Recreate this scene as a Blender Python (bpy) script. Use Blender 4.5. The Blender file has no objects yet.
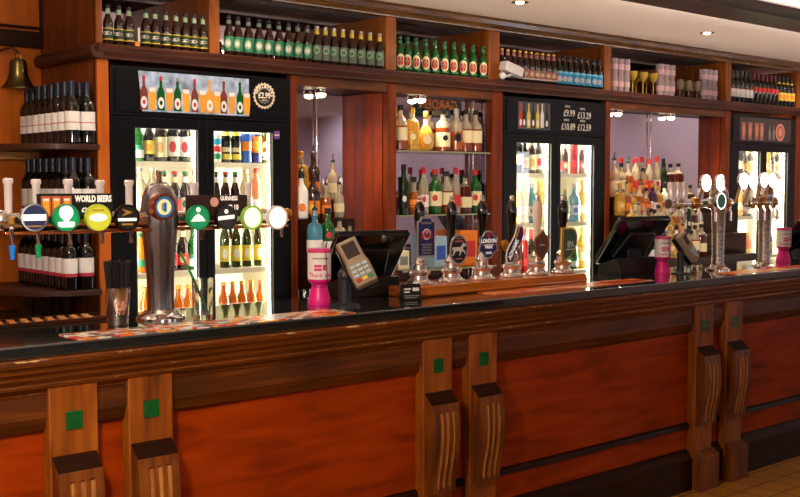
import bpy, bmesh, math, random
from mathutils import Vector, Matrix
random.seed(7)
PI = math.pi
SC = bpy.context.scene
COL = SC.collection

# ------------------------------------------------------------------ camera
TH = math.radians(41.05); F = 1080.0; PT = math.atan(62.5 / F); CZ = 1.58
cd = bpy.data.cameras.new('camera'); cam = bpy.data.objects.new('camera', cd); COL.objects.link(cam)
cam.location = (0, 0, CZ); cam.rotation_euler = (PI / 2 - PT, 0, -TH)
cd.sensor_width = 36; cd.lens = F / 800 * 36; cd.clip_start = .05; cd.clip_end = 60
SC.camera = cam

def P(u, v, Y):
    """point of the place on the plane y = Y seen at photo position u, v"""
    fw = Vector((math.sin(TH) * math.cos(PT), math.cos(TH) * math.cos(PT), -math.sin(PT)))
    ri = Vector((math.cos(TH), -math.sin(TH), 0)); up = ri.cross(fw)
    d = fw * F + ri * (u - 400) + up * (248.5 - v)
    return (d.x * Y / d.y, CZ + d.z * Y / d.y)
def XU(u, Y, v=186): return P(u, v, Y)[0]
def ZV(u, v, Y): return P(u, v, Y)[1]

# ------------------------------------------------------------------ world, exposure, main light
SC.view_settings.view_transform = 'Standard'; SC.view_settings.look = 'None'
SC.view_settings.gamma = 1; SC.view_settings.use_curve_mapping = False
SC.view_settings.exposure = 0.0
w = bpy.data.worlds.new('world'); SC.world = w; w.use_nodes = True
w.node_tree.nodes['Background'].inputs[0].default_value = (.6, .7, 1, 1)
w.node_tree.nodes['Background'].inputs[1].default_value = .3
SC.cycles.sample_clamp_indirect = 4.0

def light(name, kind, loc, power, color=(1, 1, 1), size=.1, size_y=None, rot=(0, 0, 0), spot=None, blend=.6, target=None, parent=None):
    l = bpy.data.lights.new(name, kind); l.energy = power; l.color = color
    if kind == 'AREA':
        l.shape = 'RECTANGLE'; l.size = size; l.size_y = size_y or size
    else:
        l.shadow_soft_size = size
    if kind == 'SPOT': l.spot_size = spot; l.spot_blend = blend
    o = bpy.data.objects.new(name, l); COL.objects.link(o); o.location = loc; o.rotation_euler = rot
    if target is not None:
        o.rotation_euler = (Vector(target) - Vector(loc)).to_track_quat('-Z', 'Y').to_euler()
    return o
# daylight entering by the street windows of the rear wall (built below at y = -3.6)
for wx_, pw in ((-0.9, 14), (3.3, 8), (7.3, 5)):
    light('window_daylight', 'AREA', (wx_, -3.5, 1.75), pw, (1, .93, .86), 1.7, 1.4, rot=(PI / 2, 0, 0))
# point lights added out of view: key on the bar's left, weak fill
ADDED_PTS = [(0.5, 1.9, 2.02, 135), (-1.8, -1.6, 2.2, 8)]
for x_, y_, z_, pw in ADDED_PTS:
    light('added_point_light', 'POINT', (x_, y_, z_), pw, (1, .86, .68), .09)
# spots added out of view, brightening the right wall for the mirrors
for y_ in (3.2, 1.6, -.6, -2.6):
    light('added_wall_light', 'SPOT', (9.3, y_, 2.62), 30 if y_ > -1 else 60, (1, .93, .96), .04, spot=math.radians(110), blend=.8, target=(10.4, y_, 1.6))
# light strips added at both sides of the beam, unseen, to brighten the ceiling
light('added_ceiling_strip', 'AREA', (4.9, 3.80, 2.605), 26, (1, .88, .78), 9.5, .05, rot=(math.radians(150), 0, 0))
light('added_ceiling_strip', 'AREA', (5.2, 3.38, 2.60), 9, (1, .92, .9), 9, .05, rot=(math.radians(195), 0, 0))
# uplight added behind the counter, unseen, to light the ceiling evenly
light('added_uplight', 'AREA', (5.0, 3.95, .8), 52, (1, .86, .76), 9.5, .12, rot=(math.radians(180), 0, 0))
# recessed lamps of the ceiling over the bar (their housings are built below)
SPOT_X = [1.6, 3.0, XU(520, 4.42, 3), XU(707, 4.42, 34), 8.9]
for sx in SPOT_X:
    light('ceiling_lamp_light', 'SPOT', (sx, 4.42, 2.655), 34, (1, .80, .55), .03, rot=(math.radians(4), 0, 0), spot=math.radians(155), blend=.5)

# ------------------------------------------------------------------ materials
def lin(c):
    r = []
    for x in c[:3]:
        x = x / 255.0
        r.append(x / 12.92 if x <= .04045 else ((x + .055) / 1.055) ** 2.4)
    return (*r, 1)
MC = {}
def mat(name, c, rough=.5, metal=0, emit=0, trans=0, coat=0, ior=1.45, noise=0, nscale=20, spec=.5, bump=0):
    if name in MC: return MC[name]
    m = bpy.data.materials.new(name); m.use_nodes = True
    nt = m.node_tree; b = nt.nodes['Principled BSDF']
    b.inputs['Base Color'].default_value = lin(c); b.inputs['Roughness'].default_value = rough
    b.inputs['Metallic'].default_value = metal; b.inputs['IOR'].default_value = ior
    b.inputs['Transmission Weight'].default_value = trans; b.inputs['Coat Weight'].default_value = coat
    b.inputs['Coat Roughness'].default_value = .06; b.inputs['Specular IOR Level'].default_value = spec
    if emit:
        b.inputs['Emission Color'].default_value = lin(c); b.inputs['Emission Strength'].default_value = emit
    if noise or bump:
        tc = nt.nodes.new('ShaderNodeTexCoord'); n = nt.nodes.new('ShaderNodeTexNoise')
        n.inputs['Scale'].default_value = nscale; n.inputs['Detail'].default_value = 4
        nt.links.new(tc.outputs['Object'], n.inputs['Vector'])
        if noise:
            r = nt.nodes.new('ShaderNodeValToRGB'); k = 1 - noise
            a = lin(c); r.color_ramp.elements[0].position = .3; r.color_ramp.elements[1].position = .7
            r.color_ramp.elements[0].color = (a[0] * k, a[1] * k, a[2] * k, 1); r.color_ramp.elements[1].color = a
            nt.links.new(n.outputs['Fac'], r.inputs['Fac']); nt.links.new(r.outputs['Color'], b.inputs['Base Color'])
        if bump:
            bp = nt.nodes.new('ShaderNodeBump'); bp.inputs['Strength'].default_value = bump; bp.inputs['Distance'].default_value = .01
            nt.links.new(n.outputs['Fac'], bp.inputs['Height']); nt.links.new(bp.outputs['Normal'], b.inputs['Normal'])
    MC[name] = m
    return m
def wood(name, dark, mid, light_, grain='x', rough=.3, scale=3.0, coat=.3, stretch=14, wear_glint=None, spec=.5):
    if name in MC: return MC[name]
    m = bpy.data.materials.new(name); m.use_nodes = True; nt = m.node_tree; b = nt.nodes['Principled BSDF']
    N = nt.nodes.new; L = nt.links.new
    tc = N('ShaderNodeTexCoord'); mp = N('ShaderNodeMapping')
    s = {'x': (1, stretch, stretch), 'y': (stretch, 1, stretch), 'z': (stretch, stretch, 1)}[grain]
    mp.inputs['Scale'].default_value = s
    n1 = N('ShaderNodeTexNoise'); n1.inputs['Scale'].default_value = scale; n1.inputs['Detail'].default_value = 6; n1.inputs['Distortion'].default_value = .6
    n2 = N('ShaderNodeTexNoise'); n2.inputs['Scale'].default_value = 2.2; n2.inputs['Detail'].default_value = 3
    r = N('ShaderNodeValToRGB'); e = r.color_ramp.elements
    e[0].position = .28; e[0].color = lin(dark); e[1].position = .75; e[1].color = lin(light_)
    x = e.new(.5); x.color = lin(mid)
    mx = N('ShaderNodeMath'); mx.operation = 'MULTIPLY_ADD'; mx.inputs[1].default_value = .65
    m2 = N('ShaderNodeMath'); m2.operation = 'MULTIPLY'; m2.inputs[1].default_value = .35
    L(tc.outputs['Object'], mp.inputs['Vector']); L(mp.outputs['Vector'], n1.inputs['Vector']); L(tc.outputs['Object'], n2.inputs['Vector'])
    L(n2.outputs['Fac'], m2.inputs[0]); L(n1.outputs['Fac'], mx.inputs[0]); L(m2.outputs[0], mx.inputs[2])
    L(mx.outputs[0], r.inputs['Fac'])
    out = r.outputs['Color']
    if wear_glint:      # pale worn streaks, edge highlights painted into the colour
        n3 = N('ShaderNodeTexNoise'); n3.inputs['Scale'].default_value = 9; n3.inputs['Detail'].default_value = 8; n3.inputs['Roughness'].default_value = .7
        L(mp.outputs['Vector'], n3.inputs['Vector'])
        r3 = N('ShaderNodeValToRGB'); r3.color_ramp.elements[0].position = .57; r3.color_ramp.elements[1].position = .64
        mm = N('ShaderNodeMix'); mm.data_type = 'RGBA'; mm.inputs['B'].default_value = lin(wear_glint)
        L(n3.outputs['Fac'], r3.inputs['Fac']); L(r3.outputs['Color'], mm.inputs['Factor']); L(out, mm.inputs['A']); out = mm.outputs['Result']
    L(out, b.inputs['Base Color']); b.inputs['Specular IOR Level'].default_value = spec
    b.inputs['Roughness'].default_value = rough; b.inputs['Coat Weight'].default_value = coat; b.inputs['Coat Roughness'].default_value = .12
    bp = N('ShaderNodeBump'); bp.inputs['Strength'].default_value = .15; bp.inputs['Distance'].default_value = .004
    L(n1.outputs['Fac'], bp.inputs['Height']); L(bp.outputs['Normal'], b.inputs['Normal'])
    MC[name] = m
    return m
W_PANEL = wood('panel_wood', (92, 28, 0), (146, 50, 0), (174, 68, 1), 'x', .5, 2.6, .0, 6, spec=.12)
W_FRAME_X = wood('frame_wood_x', (40, 17, 2), (84, 40, 5), (126, 66, 12), 'x', .45, 3, .03, 12, spec=.3)
W_WORN_X = wood('worn_wood_x', (66, 28, 2), (96, 44, 5), (122, 62, 10), 'x', .32, 3, .2, 9)
W_BEAD = wood('bead_wood', (70, 32, 6), (110, 58, 18), (150, 96, 44), 'x', .35, 6, .2, 4, wear_glint=(206, 168, 120))
W_FRAME_Z = wood('frame_wood_z', (78, 34, 6), (136, 70, 12), (176, 102, 28), 'z', .45, 3, .03, 9, spec=.3)
W_CORBEL = wood('corbel_wood', (50, 22, 5), (104, 52, 10), (148, 84, 24), 'z', .45, 4, .03, 8, spec=.3)
W_WORN_LIT = wood('flute_wood', (110, 64, 20), (160, 100, 44), (200, 146, 84), 'z', .45, 6, .03, 8, spec=.3)  # paler than the corbel: lit, worn groove edges put into the colour
W_DARK = wood('dark_wood', (18, 7, 1), (38, 14, 2), (66, 28, 5), 'x', .4, 3, .0, 12, spec=.15)
W_SIDE = wood('side_wood', (62, 26, 6), (98, 44, 10), (126, 62, 16), 'z', .45, 2.4, .03, 9, spec=.3)
W_RED = wood('red_wood', (62, 18, 2), (128, 44, 5), (168, 70, 12), 'z', .45, 2.4, .03, 5, spec=.3)
W_ORANGE = wood('orange_wood', (140, 64, 8), (176, 88, 14), (200, 110, 26), 'z', .45, 2.4, .03, 7, spec=.3)
W_SHELF = wood('shelf_wood', (34, 12, 4), (62, 24, 7), (100, 44, 14), 'x', .45, 4, .03, 14, spec=.3)
W_SIDEY = wood('shelf_wood_y', (34, 14, 8), (56, 26, 12), (86, 46, 22), 'y', .45, 4, .03, 14, spec=.3)
W_PLINTH = wood('pump_plinth_wood', (130, 60, 8), (180, 94, 16), (214, 130, 40), 'x', .2, 3, .6, 16)
CHROME = mat('chrome', (225, 220, 215), .08, 1)
STEEL = mat('brushed_steel', (190, 180, 172), .22, 1, bump=.15, nscale=60)
BRASS = mat('brass', (200, 150, 70), .18, 1)
COPPER = mat('copper', (190, 110, 60), .2, 1)
OLDBRASS = mat('old_brass', (104, 92, 52), .3, 1, noise=.4, nscale=30)
BLACK = mat('black_plastic', (14, 14, 16), .3)
BLACKG = mat('black_gloss', (8, 8, 10), .12, coat=.5)
DGREY = mat('dark_grey', (38, 40, 46), .35)
GREY = mat('grey_plastic', (120, 120, 122), .4)
WHITE = mat('white_paint', (205, 202, 204), .4)
CREAM = mat('cream', (232, 220, 184), .5)
FRIDGEB = mat('fridge_black', (8, 9, 12), .35, spec=.2)
FRIDGEW = mat('fridge_lining', (240, 236, 215), .5)
RED = mat('red', (190, 30, 36), .4); GREEN = mat('green', (24, 140, 84), .4); YELLOW = mat('yellow', (232, 206, 60), .4)
BLUE = mat('blue', (36, 80, 170), .4); NAVY = mat('navy', (26, 34, 96), .4); ORANGE = mat('orange', (236, 130, 30), .4)
PINK = mat('magenta_plastic', (226, 30, 130), .35); SKY = mat('sky_blue', (60, 176, 226), .4); GOLD = mat('gold_foil', (214, 170, 80), .3, .6)
AMBERP = mat('print_amber', (240, 160, 40), .5); BROWNP = mat('print_brown', (110, 44, 30), .5)
TILEG = mat('green_tile', (4, 92, 42), .15, noise=.35, nscale=60, coat=.5)
def glassy(name, c, rough=.03, mixf=.75):
    """thin clear glass: see-through with a fresnel reflection"""
    if name in MC: return MC[name]
    m = bpy.data.materials.new(name); m.use_nodes = True; nt = m.node_tree; nt.nodes.clear(); N = nt.nodes.new
    o = N('ShaderNodeOutputMaterial'); mx = N('ShaderNodeMixShader'); t = N('ShaderNodeBsdfTransparent'); g = N('ShaderNodeBsdfGlossy')
    fr = N('ShaderNodeLayerWeight'); fr.inputs['Blend'].default_value = .25
    t.inputs['Color'].default_value = lin(c); g.inputs['Roughness'].default_value = rough
    ml = N('ShaderNodeMath'); ml.operation = 'MULTIPLY'; ml.inputs[1].default_value = mixf
    nt.links.new(fr.outputs['Fresnel'], ml.inputs[0]); nt.links.new(ml.outputs[0], mx.inputs[0])
    nt.links.new(t.outputs[0], mx.inputs[1]); nt.links.new(g.outputs[0], mx.inputs[2]); nt.links.new(mx.outputs[0], o.inputs[0])
    MC[name] = m
    return m
PANE = glassy('door_glass', (250, 252, 250), mixf=.5)
CLEAR = glassy('clear_glass', (226, 232, 230), mixf=1.6)
SHELFG = glassy('shelf_glass', (150, 200, 170), mixf=1.2)
MIRROR = mat('mirror', (205, 196, 208), .03, 1)
def bglass(name, c, tr=.25, r=.06): return mat(name, c, r, trans=tr, coat=.4)
G_BROWN = bglass('brown_glass', (40, 14, 6), .1); G_DARK = bglass('dark_glass', (12, 12, 10), .05); G_GREEN = bglass('green_glass', (14, 92, 26), .3)
G_OLIVE = bglass('olive_glass', (60, 66, 14), .3); G_AMBER = bglass('amber_liquor', (214, 110, 22), .6); G_GOLD = bglass('gold_liquor', (240, 190, 84), .6)
G_RED = bglass('red_liquor', (150, 22, 18), .4); G_CLEAR = bglass('clear_bottle', (240, 228, 200), .7); G_BLUE = bglass('blue_bottle', (90, 170, 200), .6)
G_ROSE = bglass('rose_wine', (240, 150, 110), .6); G_WHISKY = bglass('whisky', (160, 70, 16), .5); G_MILK = mat('white_bottle', (240, 238, 230), .2, coat=.4)

# ------------------------------------------------------------------ mesh builder
class MB:
    def __init__(s): s.v = []; s.f = []; s.m = []; s.M = Matrix()
    def _add(s, vs, fs, mi=0):
        k = len(s.v); s.v += [tuple(s.M @ Vector(v)) for v in vs]
        s.f += [tuple(k + i for i in f) for f in fs]; s.m += [mi] * len(fs); return s
    def box(s, x0, x1, y0, y1, z0, z1, mi=0):
        return s._add([(x0, y0, z0), (x1, y0, z0), (x1, y1, z0), (x0, y1, z0), (x0, y0, z1), (x1, y0, z1), (x1, y1, z1), (x0, y1, z1)],
                      [(0, 3, 2, 1), (4, 5, 6, 7), (0, 1, 5, 4), (1, 2, 6, 5), (2, 3, 7, 6), (3, 0, 4, 7)], mi)
    def prism(s, poly, axis, lo, hi, mi=0):
        n = len(poly)
        def pt(a, b, t): return {'x': (t, a, b), 'y': (a, t, b), 'z': (a, b, t)}[axis]
        vs = [pt(a, b, lo) for a, b in poly] + [pt(a, b, hi) for a, b in poly]
        return s._add(vs, [tuple(range(n)), tuple(range(2 * n - 1, n - 1, -1))] + [(i, (i + 1) % n, n + (i + 1) % n, n + i) for i in range(n)], mi)
    def lathe(s, prof, seg=16, c=(0, 0, 0), mi=0, caps=True, sx=1, sy=1):
        """prof: (r, z) or (r, z, material) rings from the bottom"""
        vs = []; fs = []; ms = []; n = len(prof)
        for p in prof:
            for j in range(seg):
                a = 2 * PI * j / seg; vs.append((c[0] + sx * p[0] * math.cos(a), c[1] + sy * p[0] * math.sin(a), c[2] + p[1]))
        k = len(s.v); s.v += [tuple(s.M @ Vector(v)) for v in vs]
        for i in range(n - 1):
            m_ = prof[i][2] if len(prof[i]) > 2 else mi
            for j in range(seg):
                s.f.append((k + i * seg + j, k + i * seg + (j + 1) % seg, k + (i + 1) * seg + (j + 1) % seg, k + (i + 1) * seg + j)); s.m.append(m_)
        if caps:
            s.f.append(tuple(k + j for j in reversed(range(seg)))); s.m.append(prof[0][2] if len(prof[0]) > 2 else mi)
            s.f.append(tuple(k + (n - 1) * seg + j for j in range(seg))); s.m.append(prof[-2][2] if len(prof[-2]) > 2 else mi)
        return s
    def tube(s, pts, r, seg=8, mi=0):
        pts = [Vector(p) for p in pts]; n = len(pts); vs = []
        rr = r if isinstance(r, (list, tuple)) else [r] * n
        for i, p in enumerate(pts):
            t = (pts[min(i + 1, n - 1)] - pts[max(i - 1, 0)]).normalized()
            a = t.cross(Vector((0, 0, 1))) if abs(t.z) < .95 else t.cross(Vector((1, 0, 0)))
            a.normalize(); b = t.cross(a)
            for j in range(seg):
                an = 2 * PI * j / seg; vs.append(tuple(p + (a * math.cos(an) + b * math.sin(an)) * rr[i]))
        fs = [(i * seg + j, i * seg + (j + 1) % seg, (i + 1) * seg + (j + 1) % seg, (i + 1) * seg + j) for i in range(n - 1) for j in range(seg)]
        fs += [tuple(reversed(range(seg))), tuple((n - 1) * seg + j for j in range(seg))]
        return s._add(vs, fs, mi)
    def ball(s, c, r, seg=12, mi=0, sx=1, sy=1, sz=1):
        k = seg // 2
        return s.lathe([(max(1e-4, r * math.sin(PI * i / k)), -r * math.cos(PI * i / k) * sz) for i in range(k + 1)], seg, c, mi, True, sx, sy)
    def disc(s, c, r, t, seg=24, mi=0, sx=1, sz=1):
        """flat round plate facing -y, thickness t, front at c.y"""
        return s.prism([(c[0] + sx * r * math.cos(2 * PI * i / seg), c[2] + sz * r * math.sin(2 * PI * i / seg)) for i in range(seg)], 'y', c[1], c[1] + t, mi)
    def ring(s, c, r0, r1, t, seg=24, mi=0):
        n = seg; vs = []
        for y in (c[1], c[1] + t):
            for r in (r0, r1):
                for i in range(n):
                    a = 2 * PI * i / n; vs.append((c[0] + r * math.cos(a), y, c[2] + r * math.sin(a)))
        fs = []
        for i in range(n):
            j = (i + 1) % n
            fs += [(i, j, n + j, n + i), (2 * n + i, 3 * n + i, 3 * n + j, 2 * n + j), (i, 2 * n + i, 2 * n + j, j), (n + i, n + j, 3 * n + j, 3 * n + i)]
        return s._add(vs, fs, mi)
    def mesh(s, name, mats, angle=35):
        me = bpy.data.meshes.new(name); me.from_pydata(s.v, [], s.f)
        for m_ in (mats if isinstance(mats, (list, tuple)) else [mats]): me.materials.append(m_)
        me.polygons.foreach_set('material_index', s.m)
        bm = bmesh.new(); bm.from_mesh(me); bmesh.ops.recalc_face_normals(bm, faces=bm.faces); bm.to_mesh(me); bm.free()
        me.polygons.foreach_set('use_smooth', [True] * len(me.polygons)); me.set_sharp_from_angle(angle=math.radians(angle)); me.update()
        return me
def obj(name, mb, mats, parent=None, bevel=0, world=True, loc=None, seg=2):
    """link a builder as ONE mesh object; parts given in place coordinates are moved under their parent's base"""
    if parent is not None and world and isinstance(mb, MB):
        l = parent.location; mb.v = [(a - l.x, b - l.y, c - l.z) for a, b, c in mb.v]
    if loc is not None and isinstance(mb, MB) and world:
        mb.v = [(a - loc[0], b - loc[1], c - loc[2]) for a, b, c in mb.v]
    me = mb.mesh(name, mats) if isinstance(mb, MB) else mb
    o = bpy.data.objects.new(name, me); COL.objects.link(o)
    if parent is not None: o.parent = parent
    if loc is not None: o.location = loc
    if bevel:
        b = o.modifiers.new('bevel', 'BEVEL'); b.width = bevel; b.segments = seg; b.limit_method = 'ANGLE'; b.angle_limit = math.radians(40)
    return o
def tag(o, label, cat, group=None):
    o['label'] = label; o['category'] = cat
    if group: o['group'] = group
    return o
def thing(name, label, cat, loc=(0, 0, 0), rz=0, group=None):
    o = bpy.data.objects.new(name, None); COL.objects.link(o); o.location = loc; o.rotation_euler = (0, 0, rz); o.empty_display_size = .05
    return tag(o, label, cat, group)
def struct(name, mb, m, bevel=0):
    o = obj(name, mb, m, bevel=bevel); o['kind'] = 'structure'; return o
def textmesh(s, size, depth=.0006, bold=0, align='CENTER', sx=1):
    c = bpy.data.curves.new('lettering', 'FONT'); c.body = s; c.size = size; c.align_x = align; c.align_y = 'CENTER'; c.extrude = depth; c.offset = bold; c.resolution_u = 2
    t = bpy.data.objects.new('lettering', c); COL.objects.link(t)
    dg = bpy.context.evaluated_depsgraph_get(); me = bpy.data.meshes.new_from_object(t.evaluated_get(dg)); bpy.data.objects.remove(t)
    return me
def text(s, size, loc, m, parent, rot=(PI / 2, 0, 0), bold=0, sx=1, name='lettering', tilt=0, world=True):
    me = textmesh(s, size, bold=bold); me.materials.clear(); me.materials.append(m)
    o = bpy.data.objects.new(name, me); COL.objects.link(o); o.rotation_euler = rot; o.scale = (sx, 1, 1)
    if tilt: o.rotation_euler = (Matrix.Rotation(tilt, 3, 'Y') @ Matrix.Rotation(PI / 2, 3, 'X')).to_euler()
    o.location = Vector(loc) - (parent.location if world else Vector()); o.parent = parent
    return o
def clone(o, loc=None, rz=None, label=None, group=None, parent=None):
    c = o.copy(); COL.objects.link(c)
    if parent is not None: c.parent = parent
    if loc is not None: c.location = loc
    if rz is not None: c.rotation_euler = (0, 0, rz)
    if label: c['label'] = label
    if group: c['group'] = group
    for ch in KIDS.get(o.data.name if o.data else o.name, []):
        clone(ch, parent=c)
    return c
KIDS = {}
ORD = ['first', 'second', 'third', 'fourth', 'fifth', 'sixth', 'seventh', 'eighth', 'ninth', 'tenth', 'eleventh', 'twelfth', 'thirteenth', 'fourteenth', 'fifteenth']
def nth(i, n):
    if n == 1: return ''
    if i == 0: return 'leftmost'
    if i == n - 1: return 'rightmost'
    return ORD[i] + ' from left'

# ================================================================== THE SETTING
BW = 5.67                                   # wall behind the bar
XR = 10.4; XL = -3.2; YB = -3.7
def tiles_mat():
    m = bpy.data.materials.new('floor_tiles'); m.use_nodes = True; nt = m.node_tree; b = nt.nodes['Principled BSDF']; N = nt.nodes.new
    tc = N('ShaderNodeTexCoord'); br = N('ShaderNodeTexBrick'); br.offset = 0; br.inputs['Scale'].default_value = 1
    br.inputs['Brick Width'].default_value = .15; br.inputs['Row Height'].default_value = .15; br.inputs['Mortar Size'].default_value = .004
    br.inputs['Color1'].default_value = lin((196, 140, 44)); br.inputs['Color2'].default_value = lin((178, 120, 36)); br.inputs['Mortar'].default_value = lin((60, 36, 16))
    nt.links.new(tc.outputs['Object'], br.inputs['Vector']); nt.links.new(br.outputs['Color'], b.inputs['Base Color']); b.inputs['Roughness'].default_value = .4
    return m
struct('floor', MB().box(XL, XR, YB, BW, -.1, 0), tiles_mat())
CEILM = mat('ceiling_plaster', (222, 208, 198), .8, bump=.1, nscale=60)
struct('ceiling', MB().box(XL, XR, YB, BW, 2.67, 2.8), CEILM)
struct('trim_1', MB().box(XL, XR, 3.46, 3.74, 2.60, 2.67), W_DARK, bevel=.006)
WALLM = mat('pale_lilac_plaster', (216, 200, 206), .8, noise=.08, nscale=3)
struct('wall_back', MB().box(XL, XR, BW, BW + .15, 0, 2.67), W_ORANGE)
struct('wall_left', MB().box(XL - .15, XL, YB, BW, 0, 2.67), WALLM)
struct('wall_right', MB().box(XR, XR + .15, YB, BW, 0, 2.67), WALLM)
struct('wall_front', MB().box(XL, XR, YB - .15, YB, 0, 2.67), WALLM)
for i, wx in enumerate((-0.9, 3.3, 7.3)):
    o = struct('window_%d' % (i + 1), MB().box(wx - .85, wx + .85, YB, YB + .02, 1.05, 2.45), mat('window_daylight_glass', (226, 232, 255), .2, emit=.5))
    f = MB()
    for a in (-.9, -.3, .3, .88): f.box(wx + a - .03, wx + a + .03, YB, YB + .06, 1.0, 2.5)
    for z in (1.0, 1.9, 2.47): f.box(wx - .93, wx + .93, YB, YB + .07, z - .03, z + .03)
    obj('window_frame', f, W_DARK, o)
o = struct('window_4', MB().box(XR - .02, XR, -.2, .66, 1.1, 2.02), mat('window_bright_glass', (236, 240, 255), .2, emit=4.5))
obj('window_frame', MB().box(XR - .05, XR, -.26, -.2, 1.04, 2.08).box(XR - .05, XR, .66, .72, 1.04, 2.08).box(XR - .05, XR, -.2, .66, 2.02, 2.08).box(XR - .05, XR, -.2, .66, 1.04, 1.1), W_DARK, o)
struct('baseboard_front', MB().box(XL, XR, YB, YB + .03, 0, .9), W_DARK)
# framed panelling on the wall left of the back bar
zr = ZV(20, 40, BW)
f = MB(); f.box(1.3, XU(44, BW), BW - .045, BW, zr - .04, zr + .045); f.box(XU(42, BW), XU(46.5, BW), BW - .05, BW, zr, 2.67)
f.box(1.3, XU(44, BW), BW - .02, BW, zr + .06, zr + .075)
struct('trim_2', f, W_DARK, bevel=.004)
f = MB(); f.box(XU(43, BW), XU(46, BW), BW - .02, BW, 1.83, zr - .04)
struct('trim_3', f, W_FRAME_Z)

# ================================================================== BACK BAR
FY = 5.0; MY = 5.27; MYS = (5.225, 5.13, 5.13)                          # front plane, mirror plane
SX0 = 2.385; SX1 = XU(800, FY) + .35
bb = thing('back_bar', 'long red-brown wooden back bar unit with mirrored niches behind the counter', 'back bar', (SX0, FY, 0))
SHT = 2.275
posts = [(97.5, 110.5), (291.5, 298), (388, 396.5), (492, 502.5), (605, 610), (724.5, 729.5), (795, 800)]
PXS = [(max(SX0, XU(a, FY)), XU(b, FY)) for a, b in posts]
# side panel, dark boards
f = MB(); f.box(SX0, SX0 + .02, FY + .02, BW, 0, 2.66)
for k in range(4): f.box(SX0 - .004, SX0, FY + .03 + k * .16, FY + .03 + k * .16 + .154, .93, 2.66)
obj('side_panel', f, W_SIDE, bb)
W_POST = wood('post_wood', (64, 22, 4), (108, 42, 8), (138, 62, 16), 'z', .45, 3, 0, 9, spec=.2)
PM = [W_ORANGE] + [W_POST] * 6
for (a, b), m_ in zip(PXS, PM):
    obj('post', MB().box(a, b, FY, FY + .05, 0 if a > 3 else 0, 2.205), m_, bb, bevel=.004)
# shelf board with its moulded edge, returning along the left side
pr = [(FY + .02, 2.205), (FY - .02, 2.205), (FY - .03, 2.222), (FY - .055, 2.235), (FY - .065, 2.25), (FY - .065, 2.27), (FY - .055, 2.275), (FY + .50, 2.275), (FY + .50, 2.255), (FY + .02, 2.255)]
obj('shelf_board', MB().prism(pr, 'x', SX0 - .02, SX1), W_SHELF, bb, bevel=.002)
f = MB(); f.M = Matrix.Translation((SX0 - .02, 0, 2.24)) @ Matrix.Rotation(0, 4, 'X')
f.tube([(0, FY - .05, 0), (0, BW - .03, 0)], .035, 16); f.M = Matrix()
obj('side_moulding', f, W_SIDEY, bb)
for a, b in ((PXS[1][1], PXS[3][0]), (PXS[4][1], PXS[5][0])): obj('fascia', MB().box(a, b, FY + .005, FY + .03, 2.147, 2.205), W_FRAME_X, bb, bevel=.003)
pc = [(FY + .03, 2.60), (FY - .01, 2.60), (FY - .02, 2.615), (FY - .05, 2.63), (FY - .055, 2.655), (FY - .07, 2.668), (FY + .03, 2.668)]
obj('cornice', MB().prism(pc, 'x', SX0 - .02, SX1), wood('cornice_wood', (40, 22, 8), (84, 52, 18), (140, 96, 40), 'x', .25, 6, .5, 20), bb)
# dividers of the top shelf
DX = [(SX0, XU(105, FY)), (XU(211, FY), XU(226, FY) - .03), (XU(386, FY), XU(396.5, FY)), (XU(488, FY) , XU(499, FY)), (XU(603, FY), XU(610, FY)), (XU(724, FY), XU(729.5, FY)), (XU(795, FY), XU(800, FY))]
for a, b in DX: obj('divider', MB().box(a, b, FY, FY + .49, SHT, 2.60), W_FRAME_Z, bb, bevel=.003)
obj('top_mirror', MB().box(DX[0][1], DX[-1][0], FY + .49, FY + .5, SHT, 2.66), MIRROR, bb)
# niches
NB = (PXS[1][1], PXS[2][0]); NC = (PXS[2][1], PXS[3][0]); ND = (PXS[4][1], PXS[5][0])
for k, (a, b) in enumerate((NB, NC, ND)):
    my = MYS[k]
    obj('niche_side', MB().box(b - .006, b, FY + .05, my, .93, 2.147), MIRROR if k == 1 else W_RED, bb)
    obj('niche_side', MB().box(a, a + .006, FY + .05, my, .93, 2.147), W_RED, bb)
    obj('niche_mirror', MB().box(a, b, my, my + .01, .93, 2.16), MIRROR, bb)
    obj('niche_top', MB().box(a, b, FY + .03, my, 2.15, 2.165), W_DARK, bb)
obj('rear_panel', MB().box(NB[0], SX1, MY + .24, MY + .26, 0, 2.25), W_DARK, bb)
# lower cupboards and their tops between the fridges
for a, b in ((1.3, PXS[0][0]), (PXS[1][0], PXS[3][1]), (PXS[4][0], PXS[5][1])):
    y0 = 5.02 if a < 2 else (4.72 if a < 6 else 4.66)
    obj('cupboard', MB().box(a, b, y0 + .03, BW if a < 2 else MY + .2, 0, .885), W_DARK, bb)
    obj('cupboard_top', MB().box(a, b, y0, BW - .001 if a < 2 else MY, .885, .925), W_FRAME_X, bb, bevel=.004)
# shelves right of the last post
f = MB()
for z in (.95, 1.3, 1.62, 1.92): f.box(PXS[6][1], SX1, FY + .02, FY + .3, z, z + .025)
obj('side_shelf', f, W_FRAME_X, bb); obj('niche_mirror', MB().box(PXS[6][1], SX1, FY + .3, FY + .31, .5, 2.2), W_SIDE, bb)
# cream painted pole at the end: chrome shelf supports
def pole(u, y, z0, z1, lab):
    x = XU(u, y); t = thing('shelf_support_pole', lab, 'pole', (x, y, z0))
    obj('tube', MB().lathe([(.0065, 0), (.0065, z1 - z0 - .004)], 12), CHROME, t, world=False)
    obj('flange', MB().lathe([(.014, z1 - z0 - .014), (.014, z1 - z0 - .004)], 12), CHROME, t, world=False)
pole(317, 5.21, .9262, 2.149, 'tall chrome pole in the niche beside the left fridge')
pole(473, 5.113, .9262, 2.149, 'tall chrome pole at the right of the whisky bottle niche')
pole(650, 5.112, .9262, 2.149, 'tall chrome pole in the middle of the wide lilac-mirrored niche')
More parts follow.
